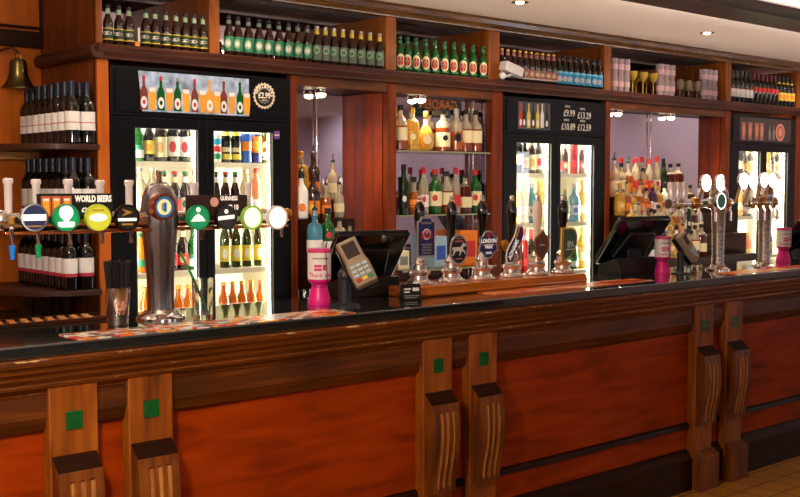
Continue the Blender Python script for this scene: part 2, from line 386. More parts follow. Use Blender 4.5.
# niche spotlights
for u, v, p, lab in ((321, 89, 16, 'small glowing downlight in the niche beside the left fridge'), (421, 98, 34, 'small glowing downlight above the whisky bottles'),
                     (618, 112.5, 30, 'small glowing downlight at the left of the wide lilac niche'), (671, 117, 30, 'small glowing downlight right of centre in the wide lilac niche')):
    y = 5.165 if u < 350 else 5.088; x = XU(u, y, v)
    t = thing('niche_downlight', lab, 'light', (x, y, 2.12), group='downlights in the niches')
    obj('housing', MB().lathe([(.032, .006), (.036, .012), (.036, .0295)], 16), CHROME, t, world=False)
    obj('bulb', MB().ball((0, 0, .0), .03, 12, sz=.6), mat('bulb_glow', (255, 232, 180), .4, emit=18), t, world=False)
    light('niche_light', 'SPOT', (x, y - .03, 2.09), p, (1, .78, .48), .02, spot=math.radians(150), blend=.8)
# ceiling downlights
for i, sx in enumerate(SPOT_X[:5]):
    lab = ['', '', 'brass-rimmed downlight in the ceiling above the camera box and pink-label bottles', 'brass-rimmed downlight in the ceiling right of the other one', ''][i] or 'brass-rimmed downlight in the ceiling, out past the picture edge ' + ('left', 'second left', '', '', 'right')[i]
    t = thing('ceiling_downlight', lab, 'light', (sx, 4.42, 2.67), group='ceiling downlights')
    obj('rim', MB().lathe([(.028, -.002), (.05, -.004), (.052, -.001), (.05, .0)], 20, caps=False), BRASS, t, world=False)
    obj('bulb', MB().ball((0, 0, -.004), .026, 12, sz=.4), mat('lamp_glow', (255, 225, 170), .4, emit=12), t, world=False)

# ------------------------------------------------------------------ bottles
# kind: name, category, outline, glass materials, label rings, cap
def outline(kind):
    if kind == 'beer': return [(.027, 0), (.0305, .005), (.0305, .128), (.027, .146), (.018, .168), (.0145, .182), (.0125, .222), (.0138, .226), (.0138, .235)]
    if kind == 'small': return [(.026, 0), (.029, .005), (.029, .105), (.025, .125), (.016, .142), (.0125, .180), (.0138, .184), (.0138, .2)]
    if kind == 'wine': return [(.033, 0), (.0375, .006), (.0375, .180), (.034, .200), (.022, .218), (.0150, .232), (.0140, .285), (.0155, .288), (.0155, .300)]
    if kind == 'burgundy': return [(.033, 0), (.0385, .006), (.0385, .14), (.033, .175), (.021, .21), (.0155, .235), (.0140, .275), (.0155, .278), (.0155, .292)]
    if kind == 'round': return [(.036, 0), (.042, .007), (.043, .150), (.040, .175), (.024, .200), (.0160, .212), (.0150, .250), (.0170, .252), (.0170, .275)]
    if kind == 'stout': return [(.031, 0), (.035, .006), (.035, .145), (.032, .165), (.02, .19), (.0150, .202), (.0135, .235), (.0150, .237), (.0150, .25)]
    if kind == 'square': return [(.040, 0), (.046, .006), (.046, .160), (.042, .182), (.020, .198), (.0160, .206), (.0150, .238), (.0175, .240), (.0175, .262)]
    if kind == 'tall': return [(.030, 0), (.035, .006), (.034, .190), (.028, .215), (.0165, .240), (.0140, .255), (.0135, .285), (.0155, .287), (.0155, .31)]
    if kind == 'bulb': return [(.030, 0), (.044, .012), (.050, .06), (.046, .11), (.030, .145), (.0170, .165), (.0150, .215), (.0175, .218), (.0175, .245)]
    if kind == 'can': return [(.026, 0), (.033, .008), (.033, .150), (.026, .162), (.0265, .165)]
    if kind == 'mini': return [(.02, 0), (.024, .005), (.024, .09), (.02, .11), (.012, .125), (.011, .15), (.0125, .152), (.0125, .168)]
CAPS = {'beer': (.222, .0144), 'small': (.184, .0144), 'wine': (.235, .0158), 'burgundy': (.24, .0158), 'round': (.245, .0178), 'square': (.236, .0182), 'tall': (.27, .016), 'bulb': (.214, .0182), 'stout': (.238, .0156), 'mini': (.15, .013)}
def r_at(o, z):
    for (r0, z0), (r1, z1) in zip(o, o[1:]):
        if z0 <= z <= z1: return r0 + (r1 - r0) * (z - z0) / max(1e-6, z1 - z0)
    return o[-1][0]
BK = {}; BS = {}; ALLB = []
def bottle_kind(key, shape, glass, labels=(), emblem=None, cap=None, name='beer_bottle', cat='bottle', fill=None, pourer=False, neck=None, seg=14):
    """labels: (z0, z1, material) rings; emblem: (z, half height, half angle, material); fill: (z, material above)"""
    BS[key] = shape; o = outline(shape); mats = [glass] + ([fill[1]] if fill else [])
    prof = []
    for r, z in o:
        if fill and prof and prof[-1][1] < fill[0] < z: prof.append((r_at(o, fill[0]), fill[0], 1))
        prof.append((r, z, 1 if fill and z >= fill[0] else 0))
    me = MB().lathe(prof, seg).mesh(name, mats)
    kids = []
    if labels or emblem:
        lb = MB(); lm = []
        for z0, z1, m_ in labels:
            if m_ not in lm: lm.append(m_)
            ks = [z0, (z0 + z1) / 2, z1]
            lb.lathe([(r_at(o, z) + .0008, z) for z in ks], seg, mi=lm.index(m_), caps=False)
        for em in ([emblem] if emblem and not isinstance(emblem, list) else (emblem or [])):
            zc, hh, ha, m_ = em
            if m_ not in lm: lm.append(m_)
            r = r_at(o, zc) + .0018; n = 12
            vs = [(r * math.sin(ha * math.cos(2 * PI * i / n)), -r * math.cos(ha * math.cos(2 * PI * i / n)), zc + hh * math.sin(2 * PI * i / n)) for i in range(n)]
            vs.append((0, -r - .0004, zc)); lb._add(vs, [(i, (i + 1) % n, n) for i in range(n)], lm.index(m_))
        kids.append(('label', lb.mesh('label', lm)))
    if neck: kids.append(('neck_label', MB().lathe([(r_at(o, z) + .0008, z) for z in (neck[0], neck[1])], seg, caps=False).mesh('neck_label', neck[2])))
    if cap and shape in CAPS:
        z0, r = CAPS[shape]; zt = o[-1][1]
        kids.append(('cap', MB().lathe([(r, z0), (r, zt + .002), (r * .85, zt + .004)], seg).mesh('cap', cap)))
    if pourer:
        zt = o[-1][1]; pm = MB().lathe([(.016, zt), (.016, zt + .016), (.008, zt + .022), (.0045, zt + .026), (.004, zt + .05)], 10); pm.tube([(0, 0, zt + .045), (.006, 0, zt + .066)], .004, 6)
        kids.append(('pourer', pm.mesh('pourer', [DGREY])))
    BK[key] = (name, cat, me, kids)
def bottle(key, loc, label, rz=None, group=None, s=1):
    name, cat, me, kids = BK[key]
    o = bpy.data.objects.new(name, me); ALLB.append((o, max(r for r, z in outline(BS[key])) * s * 1.02)); COL.objects.link(o); o.location = (loc[0], loc[1], loc[2] + .0012)
    o.rotation_euler = (0, 0, random.uniform(-.9, -.3) if rz is None else rz); o.scale = (s, s, s)
    for kn, km in kids:
        c = bpy.data.objects.new(kn, km); COL.objects.link(c); c.parent = o
    tag(o, label, cat, group or name.replace('_', ' ') + 's of the kind ' + key)
    return o
LCREAM = mat('label_cream', (226, 214, 170), .5); LWHITE = mat('label_white', (225, 222, 220), .5); LGREEN = mat('label_green', (40, 120, 84), .45); LPALE = mat('label_pale_green', (150, 176, 140), .5)
LYEL = mat('label_yellow', (216, 190, 70), .5); LBLUE = mat('label_cyan', (40, 160, 216), .45); LRED = mat('label_red', (190, 40, 44), .45); LPINK = mat('label_dusty_pink', (178, 116, 104), .5)
LDG = mat('label_dark_green', (40, 58, 24), .5); LORG = mat('label_orange', (230, 130, 40), .5); LBLK = mat('label_black', (18, 18, 20), .4); LWRED = mat('label_wine_red', (170, 40, 60), .5)
LGOLD = mat('label_gold', (205, 160, 60), .35, .4)
C_BLK = mat('cap_black', (12, 12, 12), .35); C_RED = mat('cap_red', (180, 30, 30), .4); C_SIL = mat('cap_silver', (170, 165, 160), .3, .8); C_NVY = mat('cap_dark_blue', (26, 34, 50), .3); C_GRN = mat('cap_green', (28, 88, 40), .35)
C_GOLD = mat('cap_gold', (200, 150, 60), .3, .7); C_CORK = mat('cap_cork', (190, 140, 90), .7)
bottle_kind('dark_green_label', 'beer', G_BROWN, [(.03, .037, LYEL), (.037, .095, LDG), (.095, .1, LYEL)], (.068, .010, 1.0, LWHITE), C_BLK, neck=(.185, .215, LPALE))
bottle_kind('green_label', 'beer', G_BROWN, [(.03, .115, LGREEN)], [(.074, .028, .72, LPALE), (.074, .016, .45, LWHITE)], C_BLK, neck=(.19, .212, mat('label_grey_green', (110, 130, 110), .5)))
bottle_kind('pale_label', 'beer', G_BROWN, [(.025, .118, mat('label_slate', (96, 112, 96), .5))], [(.085, .024, .7, LPALE), (.085, .013, .4, LGREEN)], C_SIL, neck=(.186, .22, LYEL))
bottle_kind('red_oval_label', 'beer', G_GREEN, [(.02, .03, LGREEN)], [(.074, .047, .95, LCREAM), (.072, .032, .75, LRED), (.074, .012, .6, LPINK)], C_GRN, neck=(.19, .21, LGREEN))
bottle_kind('pink_label', 'beer', G_BROWN, [(.03, .04, LWHITE), (.04, .10, LPINK)], (.07, .016, .5, LCREAM), C_GOLD, neck=(.19, .215, LPINK))
bottle_kind('blue_label', 'beer', G_DARK, [(.022, .1, LBLUE), (.10, .116, mat('label_light_cyan', (120, 200, 236), .45))], (.06, .022, .6, LWHITE), C_BLK)
bottle_kind('white_label_red', 'wine', G_DARK, [(.055, .13, LWHITE), (.13, .135, LRED)], None, C_BLK, name='wine_bottle', neck=(.245, .262, LCREAM))
bottle_kind('red_shoulder', 'wine', G_DARK, [(.12, .165, LRED)], None, mat('cap_wine_red', (90, 16, 26), .35), name='wine_bottle')
bottle_kind('yellow_label', 'wine', G_DARK, [(.06, .14, LYEL)], (.10, .024, .6, LORG), C_BLK, name='wine_bottle', neck=(.225, .245, LYEL))
bottle_kind('wine_upper', 'wine', G_DARK, [(.065, .1, LWHITE), (.1, .104, LWRED), (.104, .155, LWHITE)], None, C_NVY, name='wine_bottle')
bottle_kind('wine_middle', 'wine', G_DARK, [(.06, .15, LWHITE)], None, C_NVY, name='wine_bottle', neck=(.238, .25, mat('capsule_band', (196, 180, 190), .4)))
bottle_kind('wine_lower', 'wine', G_DARK, [(.065, .082, LWRED), (.082, .155, LWHITE)], None, C_BLK, name='wine_bottle')

def run(key, us, y, z, phrase, group, s=1, v=None, rz=None):
    n = len(us)
    for i, u in enumerate(us):
        x = XU(u, y, v or 186)
        bottle(key, (x, y, z), phrase % nth(i, n), rz=rz if rz is not None else random.uniform(-.85, -.5), group=group, s=s)
TY = 5.02
run('dark_green_label', [108, 119, 129, 146, 155, 166, 176, 186, 196, 203.5], TY, SHT, 'dark beer bottle with yellow-edged green label on the top shelf, %s', 'yellow-edged green label beers on the top shelf', v=30, s=.83)
run('green_label', [229, 238, 248.5, 259, 269, 279, 288.5, 298, 307.5], TY, SHT, 'brown beer bottle with bright green label on the top shelf, %s', 'bright green label beers on the top shelf', v=45, s=.91)
run('pale_label', [317, 325.5, 334, 343, 352, 361, 370, 379.5], TY, SHT, 'brown beer bottle with greyish label and gold neck on the top shelf, %s', 'greyish label beers on the top shelf', v=50, s=.91)
run('red_oval_label', [400, 407.5, 416, 425.5, 435, 444.5, 454, 463.5, 473, 483], TY, SHT, 'green glass beer bottle with red oval label on top shelf, %s', 'red oval label beers on the top shelf', v=60, s=.91)
run('pink_label', [503.5, 509, 514.5, 520, 525.5, 531, 536.5, 542, 547, 552], TY, SHT, 'brown bottle with dusty pink label on top shelf right of camera box, %s', 'dusty pink label bottles on the top shelf', v=70, s=.91)
run('blue_label', [557.5, 563.5, 569.5, 575.5, 581.5, 587.5, 593.5, 599], TY, SHT, 'dark bottle with bright blue label on the top shelf, %s', 'bright blue label bottles on the top shelf', v=80, s=.91)
run('white_label_red', [733, 737, 741, 745.5, 749.5], TY, SHT, 'dark bottle with white label on the top shelf at far right, %s', 'white label bottles at the right of the top shelf', v=95, s=.88)
run('red_shoulder', [753.5, 757.5, 761.5, 765.5, 769.5, 773.5], TY, SHT, 'dark bottle with red shoulder label on the top shelf at far right, %s', 'red shoulder bottles at the right of the top shelf', v=95, s=.88)
run('yellow_label', [778, 782.3, 786.6, 791], TY, SHT, 'dark bottle with yellow label on the top shelf at far right, %s', 'yellow label bottles at the right of the top shelf', v=97, s=.88)
# price tag among the first run
t = thing('bottle_tag', 'small orange price tag on a white card between the yellow-edged label beers', 'tag', (XU(137.5, 5.0, 40), 5.0, SHT))
obj('card', MB().box(-.012, .012, 0, .012, 0, .03), ORANGE, t, world=False); obj('strip', MB().box(.004, .016, .002, .006, .03, .10), WHITE, t, world=False)

# glassware on the top shelf
def tumbler_mesh(r, h, rb=None, seg=14):
    rb = rb or r * .82
    return [(rb, 0), (r, h), (r * .93, h), (rb * .9, .008)]
GL = mat('pinkish_glass', (226, 200, 206), .15, trans=.55)
tum = MB().lathe([(a, b) for a, b in tumbler_mesh(.034, .125)], 12).mesh('tumbler', GL)
band = MB().lathe([(.0325, .045), (.0340, .085)], 12, caps=False).mesh('printed_band', mat('print_pink', (210, 172, 178), .5))
def stack(u0, n, word):
    for lay in range(2):
        for i in range(n):
            x = XU(u0, 5.07, 80) + i * .073
            o = bpy.data.objects.new('tumbler_glass', tum); COL.objects.link(o); o.location = (x, 5.07, SHT + .001 + lay * .127)
            c = bpy.data.objects.new('printed_band', band); COL.objects.link(c); c.parent = o
            tag(o, 'pinkish tumbler, %s of the %s row, in the %s top-shelf stack' % (('left', 'middle', 'right')[i] if n == 3 else nth(i, n), ('lower', 'upper')[lay], word), 'glass', 'stacked tumblers on the top shelf')
stack(613.5, 3, 'left'); stack(660, 3, 'middle'); stack(703.5, 3, 'right')
cm = MB().lathe([(.03, 0), (.031, .003), (.005, .008), (.004, .10), (.02, .112), (.036, .14), (.038, .175), (.036, .175), (.033, .14), (.01, .115)], 14).mesh('coupe', mat('yellow_glass', (240, 204, 90), .12, trans=.45))
for i in range(5):
    o = bpy.data.objects.new('coupe_glass', cm); COL.objects.link(o); o.location = (XU(632.5 + i * 5.2, 5.08 + (i % 2) * .07, 85), 5.08 + (i % 2) * .085, SHT + .001)
    tag(o, 'yellowish stemmed glass between two tumbler stacks on the top shelf, %s' % nth(i, 5), 'glass', 'yellowish stemmed glasses on the top shelf')
gm = MB().lathe([(.028, 0), (.028, .003), (.005, .008), (.004, .06), (.024, .075), (.032, .11), (.026, .15), (.025, .15), (.03, .11), (.008, .066)], 14).mesh('goblet', mat('smoky_glass', (205, 180, 150), .12, trans=.6))
for i in range(5):
    o = bpy.data.objects.new('wine_glass', gm); COL.objects.link(o); o.location = (XU(680 + i * 4.3, 5.07 + (i % 2) * .06, 88), 5.07 + (i % 2) * .07, SHT + .001)
    tag(o, 'small clear stemmed glass before the rightmost tumbler stack on the top shelf, %s' % nth(i, 5), 'glass', 'clear stemmed glasses on the top shelf')
# camera box on the top shelf
x, z = P(500, 74, 4.975)
t = thing('security_camera', 'white box security camera on an arm in front of the pink-label bottles', 'security camera', (x, 4.972, SHT + .001))
b = MB(); b.M = Matrix.Translation((.085, -.02, .075)) @ Matrix.Rotation(math.radians(14), 4, 'Y'); b.box(-.085, .085, -.035, .035, -.032, .032)
obj('housing', b, WHITE, t, bevel=.006, world=False)
b = MB(); b.M = Matrix.Translation((.085, -.02, .075)) @ Matrix.Rotation(math.radians(14), 4, 'Y') @ Matrix.Rotation(PI / 2, 4, 'Y'); b.lathe([(.024, .083), (.026, .1), (.022, .11)], 14)
obj('lens', b, BLACKG, t, world=False)
obj('bracket', MB().ball((-.012, -.03, .026), .024, 14).tube([(-.01, -.03, .02), (.05, -.03, .03), (.10, -.02, .05)], .008), WHITE, t, world=False)

# ------------------------------------------------------------------ corner wine shelves on the left side panel
def curve_shelf(z, lab, rx=.44, ry=.70, th=.028):
    p = [(SX0 - .005, BW - .001)]
    for i in range(15):
        a = PI / 2 * i / 14; p.append((SX0 - .005 - rx * math.sin(a) ** .75, BW - .001 - ry * math.cos(a) ** .75 if i < 14 else BW - .001))
    o = tag(obj('corner_shelf', MB().prism(p, 'z', z - th, z), W_SIDEY, loc=(SX0, BW, z - th), bevel=.003), lab, 'shelf', 'curved wine shelves')
    return o
curve_shelf(1.785, 'curved dark wooden corner shelf, upper one, full of white-label wine bottles')
curve_shelf(1.415, 'curved dark wooden corner shelf, middle one, behind the beer tap handles')
curve_shelf(1.072, 'curved dark wooden corner shelf, lower one, holding red-banded wine bottles')
tag(obj('wall_ledge', MB().box(1.4, XU(40, BW - .1), BW - .1, BW, ZV(20, 157, BW - .1) - .012, ZV(20, 152, BW - .1)), wood('pale_wood', (150, 100, 50), (184, 130, 70), (205, 155, 95), 'x', .4, 4, .2, 14), bevel=.002), 'pale wooden ledge on the orange wall under the brass bell', 'ledge')
for key, z, word, x0, dx in (('wine_upper', 1.785, 'upper', 2.262, .079), ('wine_middle', 1.415, 'middle', 2.262, .079), ('wine_lower', 1.072, 'lower', 2.235, .085)):
    band_ = {'upper': 'red-lined label', 'middle': 'banded capsule', 'lower': 'red-edged label'}[word]
    for c in range(2):
        for k in range(8 if c == 0 else 7):
            bottle(key, (x0 + c * dx, 5.02 + k * .078, z), '%s wine bottle, %s corner shelf, %s column, %s' % (band_, word, ('left', 'right')[c], 'frontmost' if k == 0 else ORD[k] + ' from front'), rz=-.4, group='wine bottles on the %s corner shelf' % word)
# bell
x, z = P(18.5, 89, 5.3)
t = thing('bell', 'old brass bell hanging from a bracket on the orange wall', 'bell', (x, 5.3, z))
obj('body', MB().lathe([(.080, 0), (.083, .006), (.070, .02), (.054, .045), (.045, .08), (.042, .125), (.034, .142), (.012, .149), (.0, .15)], 28), OLDBRASS, t, world=False)
obj('crown_loop', MB().tube([(-.014, 0, .15), (-.012, 0, .172), (0, 0, .182), (.012, 0, .172), (.014, 0, .15)], .005), OLDBRASS, t, world=False)
obj('bracket', MB().tube([(0, 0, .180), (-.012, .03, .205), (-.012, BW - 5.3 - .04, .207)], .007).box(-.03, .006, BW - 5.3 - .055, BW - 5.3 - .045, .17, .23), OLDBRASS, t, world=False)
obj('clapper', MB().ball((0, 0, .0), .012).tube([(0, 0, .0), (0, 0, .1)], .003), OLDBRASS, t, world=False)

# ------------------------------------------------------------------ fridges
def row(kinds, xs, y, z, desc):
    n = len(xs)
    for i, (k, x) in enumerate(zip(kinds, xs)):
        bottle(k, (x, y, z), desc[i] if isinstance(desc, list) else desc % nth(i, n))
def fridge(x0, x1, lab, shelves, seal=1.0, power=12):
    W = x1 - x0; t = thing('drinks_fridge', lab, 'fridge', (x0, FY, 0), group='black double-door drinks fridges')
    y1 = 5.48
    ob = MB().box(x0, x0 + .03, FY + .04, y1, .1, 2.185).box(x1 - .03, x1, FY + .04, y1, .1, 2.185).box(x0 + .03, x1 - .03, FY + .04, y1, 2.13, 2.185).box(x0 + .03, x1 - .03, FY + .04, y1, .1, .3).box(x0 + .03, x1 - .03, y1 - .03, y1, .3, 2.13)
    ob.box(x0 + .02, x1 - .02, FY + .08, y1, 0, .1)
    ob.box(x0 + .03, x1 - .03, FY + .0425, FY + .05, 1.89, 2.13)  # added baffle, keeps interior light from leaking over the doors
    obj('cabinet', ob, FRIDGEB, t, bevel=.003)
    li = MB().box(x0 + .03, x0 + .036, FY + .05, y1 - .03, .3, 2.13).box(x1 - .036, x1 - .03, FY + .05, y1 - .03, .3, 2.13).box(x0 + .036, x1 - .036, y1 - .036, y1 - .03, .3, 2.13).box(x0 + .036, x1 - .036, FY + .051, y1 - .036, 2.124, 2.13).box(x0 + .036, x1 - .036, FY + .05, y1 - .036, .3, .306)
    obj('lining', li, FRIDGEW, t)
    xm = (x0 + x1) / 2
    obj('centre_post', MB().box(xm - .02, xm + .02, FY + .045, FY + .06, .306, 1.924), FRIDGEW, t)
    hd = obj('header', MB().box(x0 + .003, x1 - .003, FY, FY + .04, 1.935, 2.182), FRIDGEB, t, bevel=.004)
    obj('header_panel', MB().box(x0 + .03, x1 - .02, FY - .006, FY, 1.955, 2.165), mat('header_black', (8, 9, 12), .3, spec=.25), t)
    for a, b, nm in ((x0 + .003, xm - .002, 'left'), (xm + .002, x1 - .003, 'right')):
        d = MB(); fa = .132 if nm == 'left' else .045; fb = .045 if nm == 'left' else .115
        d.box(a, a + fa, FY, FY + .038, .12, 1.93).box(b - fb, b, FY, FY + .038, .12, 1.93).box(a + fa, b - fb, FY, FY + .038, 1.875, 1.93).box(a + fa, b - fb, FY, FY + .038, .12, .32)
        dd = obj('door', d, FRIDGEB, t, bevel=.003)
        g = MB().box(a + fa, b - fb, FY + .012, FY + .018, .32, 1.875); l = dd.parent.location
        g.v = [(p[0] - l.x, p[1] - l.y, p[2] - l.z) for p in g.v]; obj('glass', g, PANE, dd, world=False)
        h = MB().box(b - fb - .004, b - fb, FY + .004, FY + .012, .32, 1.875).box(a + fa, a + fa + .004, FY + .004, FY + .012, .32, 1.875).box(a + fa, b - fb, FY + .004, FY + .012, 1.871, 1.875); h.v = [(p[0] - l.x, p[1] - l.y, p[2] - l.z) for p in h.v]
        obj('seal', h, GREY, dd, world=False)
        lx = (b - fb + .012) if nm == 'right' else (b - .028)
        ls = MB().box(lx - .012, lx + .012, FY + .045, FY + .058, .34, 1.90)
        obj('light_strip', ls, mat('fridge_light', (255, 246, 222), .5, emit=14), t)
    for z in shelves:
        obj('shelf', MB().box(x0 + .04, x1 - .04, FY + .065, y1 - .04, z - .006, z).box(x0 + .04, x1 - .04, FY + .055, FY + .065, z - .026, z + .002), mat('fridge_shelf', (255, 246, 222), .4), t)
    light('fridge_interior_light', 'AREA', (xm, FY + .20, 2.115), power, (1, .93, .78), W - .2, .2)
    for q in (x0 + .055, x1 - .055):
        l_ = light('fridge_interior_light', 'AREA', (q, FY + .07, 1.1), power * .8, (1, .93, .78), .03, 1.5, target=((x0 + x1) / 2, FY + .45, 1.1))
    return t
ZS1 = [1.705, 1.418, 1.128, .845]; ZS2 = [1.667, 1.318, .97, .62]
F1 = (PXS[0][1] + .004, PXS[1][0] - .004); F2 = (PXS[3][1] + .004, PXS[4][0] - .004); F3 = (PXS[5][1] + .004, PXS[6][0] - .004)
fr1 = fridge(*F1, 'black double-door drinks fridge with pictures of beers and glasses on its header, leftmost', ZS1, power=20)
fr2 = fridge(*F2, 'black double-door drinks fridge with wine prices on its header, behind the hand pumps', ZS2, power=48)
fr3 = fridge(*F3, 'black double-door drinks fridge with a pale round badge on its header, rightmost', ZS2, power=40)
for (a, b), zs, nm in ((F1, ZS1, ''), (F2, ZS2, ''), (F3, ZS2, '')): pass

# header pictures
def flat(name, shapes, mats, parent):
    """printed picture: thin shapes (polygon, material index, layer) on the header panel"""
    m_ = MB()
    for poly, mi, lay in shapes: m_.prism(poly, 'y', FY - .0065 - .0006 * lay, FY - .006 - .0006 * (lay - 1), mi)
    return obj(name, m_, mats, parent)
def bot_poly(x, z, w, h): return [(x - w, z), (x + w, z), (x + w, z + h * .55), (x + w * .35, z + h * .72), (x + w * .35, z + h), (x - w * .35, z + h), (x - w * .35, z + h * .72), (x - w, z + h * .55)]
def gl_poly(x, z, w, h): return [(x - w * .7, z), (x + w * .7, z), (x + w, z + h * .6), (x + w * .9, z + h), (x - w * .9, z + h), (x - w, z + h * .6)]
def el(x, z, a, b, n=14): return [(x + a * math.cos(2 * PI * i / n), z + b * math.sin(2 * PI * i / n)) for i in range(n)]
PBG = mat('print_ice', (176, 196, 226), .4, noise=.85, nscale=16, emit=.12)
sh = [([(XU(143, FY), 1.958), (XU(249, FY), 1.958), (XU(249, FY), 2.16), (XU(139, FY), 2.16)], 0, 0)]
bcols = [4, 2, 2, 4, 4, 4, 2, 2]; labs = [1, 3, 1, 1, 1, 1, 1, 1]
us = [144.5, 153, 161.5, 170, 178, 186.5, 195, 203, 210, 217.5, 224, 232, 240, 247]
kind_ = 'bgbgbgbgbgbgbg'
for i, (u, k) in enumerate(zip(us, kind_)):
    xx = XU(u, FY)
    if k == 'b':
        h = .17; c = [4, 2, 2, 4, 7, 4, 2][i // 2]
        sh += [(bot_poly(xx, 1.966, .021, h), c, 1), (el(xx, 2.004, .018, .030), 1, 2), (el(xx, 2.004, .008, .012), [3, 2, 3, 3, 7, 4, 2][i // 2], 3), (el(xx, 1.966 + h - .008, .008, .012), [3, 3, 6, 3, 7, 4, 2][i // 2], 2)]
    else:
        sh += [(gl_poly(xx, 1.966, .021, .115), 5 if i % 4 == 1 else 7, 1), (gl_poly(xx, 1.966 + .092, .019, .022), 1, 2)]
flat('header_picture', sh, [PBG, LWHITE, G_GREEN, RED, BROWNP, AMBERP, C_SIL, mat('print_gold', (214, 150, 50), .5)], fr1)
bx, bz = P(263.5, 96, FY)
sc = [(el(bx, bz, .066, .066, 44), 0, 0), (el(bx, bz, .058, .058, 30), 1, 1), (el(bx, bz, .040, .040, 30), 0, 2), (el(bx, bz, .0385, .0385, 30), 1, 3)]
for i in range(21):
    a = 2 * PI * i / 21; sc.append((el(bx + .066 * math.cos(a), bz + .066 * math.sin(a), .007, .007, 8), 0, 0))
flat('price_badge', sc, [mat('badge_cream', (226, 210, 180), .5, emit=.15), mat('badge_black', (14, 14, 18), .4)], fr1)
LET = mat('letter_white', (236, 230, 220), .5, emit=.35); LETP = mat('letter_cream', (228, 214, 190), .5, emit=.3)
text('£2.99', .044, (bx, FY - .0095, bz + .001), LETP, fr1, bold=.0012, sx=.8); text('EACH', .014, (bx, FY - .0095, bz - .025), LETP, fr1)
for s_, a0, da in (('WORLD', 158, -19), ('BEERS', 80, -19)):
    for i, ch in enumerate(s_):
        a = math.radians(a0 + da * i); text(ch, .024, (bx + .051 * math.cos(a), FY - .0088, bz + .051 * math.sin(a)), LETP, fr1, tilt=-(a - PI / 2), bold=.0006)
# purple sticker on the right door of the first fridge
sx_, sz_ = P(277, 135, FY - .002)
b = MB().box(sx_ - .018, sx_ + .018, FY - .001, FY, sz_ - .022, sz_ + .022); obj('purple_sticker', b, mat('purple', (110, 70, 150), .5), fr1)
b = MB().box(sx_ - .016, sx_ + .016, FY - .002, FY - .001, sz_ - .004, sz_ + .003); obj('sticker_band', b, LWHITE, fr1)
# second header: picture of bottles and the prices
xa, xb = XU(517, FY), XU(549, FY); sh = [([(xa, 1.965), (xb, 1.965), (xb, 2.15), (xa, 2.15)], 0, 0)]
for i, u in enumerate((519.5, 523, 527.5, 532, 536.5, 541, 545.5)):
    xx = XU(u, FY); sh += [(bot_poly(xx, 1.975 + .006 * (i % 2), .016, .165), [3, 4, 2, 4, 2, 1, 4][i], 1), (el(xx, 2.01, .011, .022), 1, 2)]
flat('header_picture', sh, [mat('print_dim', (70, 72, 84), .5), LWHITE, LYEL, RED, G_OLIVE], fr2)
for i, (u, v, s_) in enumerate(((568.5, 113.5, '£9.99'), (583.5, 116, '£13.29'), (567.5, 127, '£10.89'), (583.5, 128, '£12.59'))):
    x, z = P(u, v, FY); text(s_, .065, (x, FY - .0075, z), mat('chalk', (190, 184, 172), .6, emit=.2), fr2, bold=.0008, sx=.85)
    text(('175ml', 'bottle', '250ml', 'bottle')[i] if False else 'wine', .03, (x - .02, FY - .0075, z + .05), MC['chalk'], fr2)
# third header: pale glasses and badge
sh = []
sh.append(([(XU(738, FY), 1.962), (XU(789, FY), 1.962), (XU(789, FY), 2.16), (XU(738, FY), 2.16)], 4, 0))
for u in (742, 748.5, 755, 760):
    xx = XU(u, FY); sh += [(gl_poly(xx, 1.97, .035, .15), 0, 1), (el(xx, 2.05, .014, .05), 1, 2)]
for u in (768, 772): sh += [(bot_poly(XU(u, FY), 1.98, .016, .13), 3, 1)]
bx, bz = P(779.5, 132.5, FY); sh += [(el(bx, bz, .075, .075, 24), 1, 1), (el(bx, bz, .06, .06, 24), 0, 2), (el(bx, bz, .035, .035, 20), 1, 3)]
flat('header_picture', sh, [mat('print_dusty', (150, 96, 86), .5), mat('print_peach', (206, 130, 110), .5), LWHITE, GREY, mat('print_slate', (58, 48, 50), .4)], fr3)

bottle_kind('lager_green', 'beer', G_GREEN, [(.02, .06, LWHITE), (.06, .085, LGREEN)], None, C_GOLD)
bottle_kind('ale_yellow', 'beer', G_DARK, [(.04, .11, LYEL)], (.075, .02, .5, LORG), C_GOLD)
bottle_kind('ale_cream', 'stout', G_BROWN, [(.025, .13, LCREAM)], (.075, .03, .5, mat('label_tan', (190, 150, 100), .5)), C_GOLD, neck=(.2, .215, LYEL), name='beer_bottle')
bottle_kind('ale_red_cream', 'stout', G_DARK, [(.03, .135, LWHITE)], (.08, .03, .5, LRED), C_BLK, name='beer_bottle')
bottle_kind('can_multi', 'can', LWHITE, [(.02, .05, LGREEN), (.06, .09, LRED), (.1, .13, LBLUE)], None, None, name='drink_can', cat='can')
bottle_kind('can_orange', 'can', NAVY, [(.06, .15, LORG)], (.10, .03, .6, LYEL), None, name='drink_can', cat='can')
bottle_kind('can_blue', 'can', BLUE, [(.07, .12, LORG)], None, None, name='drink_can', cat='can')
bottle_kind('ale_stripes', 'beer', G_DARK, [(.02, .05, LYEL), (.06, .085, LCREAM), (.095, .12, LBLK)], None, C_GOLD, neck=(.15, .17, LYEL))
bottle_kind('cream_oval', 'stout', G_OLIVE, [(.02, .03, LCREAM)], [(.075, .05, .9, LCREAM), (.08, .015, .5, LRED)], C_GOLD, name='beer_bottle')
bottle_kind('rose', 'tall', G_ROSE, [(.05, .1, LWHITE)], None, C_RED, name='wine_bottle')
bottle_kind('cider_red', 'beer', G_BROWN, [(.03, .09, LRED)], (.06, .02, .5, LCREAM), C_RED, neck=(.18, .21, LCREAM))
bottle_kind('cider_white', 'beer', G_BROWN, [(.03, .1, LWHITE)], (.065, .02, .5, LGREEN), C_GRN, neck=(.18, .21, LWHITE))
bottle_kind('olive_yellow', 'tall', G_OLIVE, [(.04, .14, LYEL)], (.09, .03, .5, LWHITE), C_GOLD, name='cider_bottle')
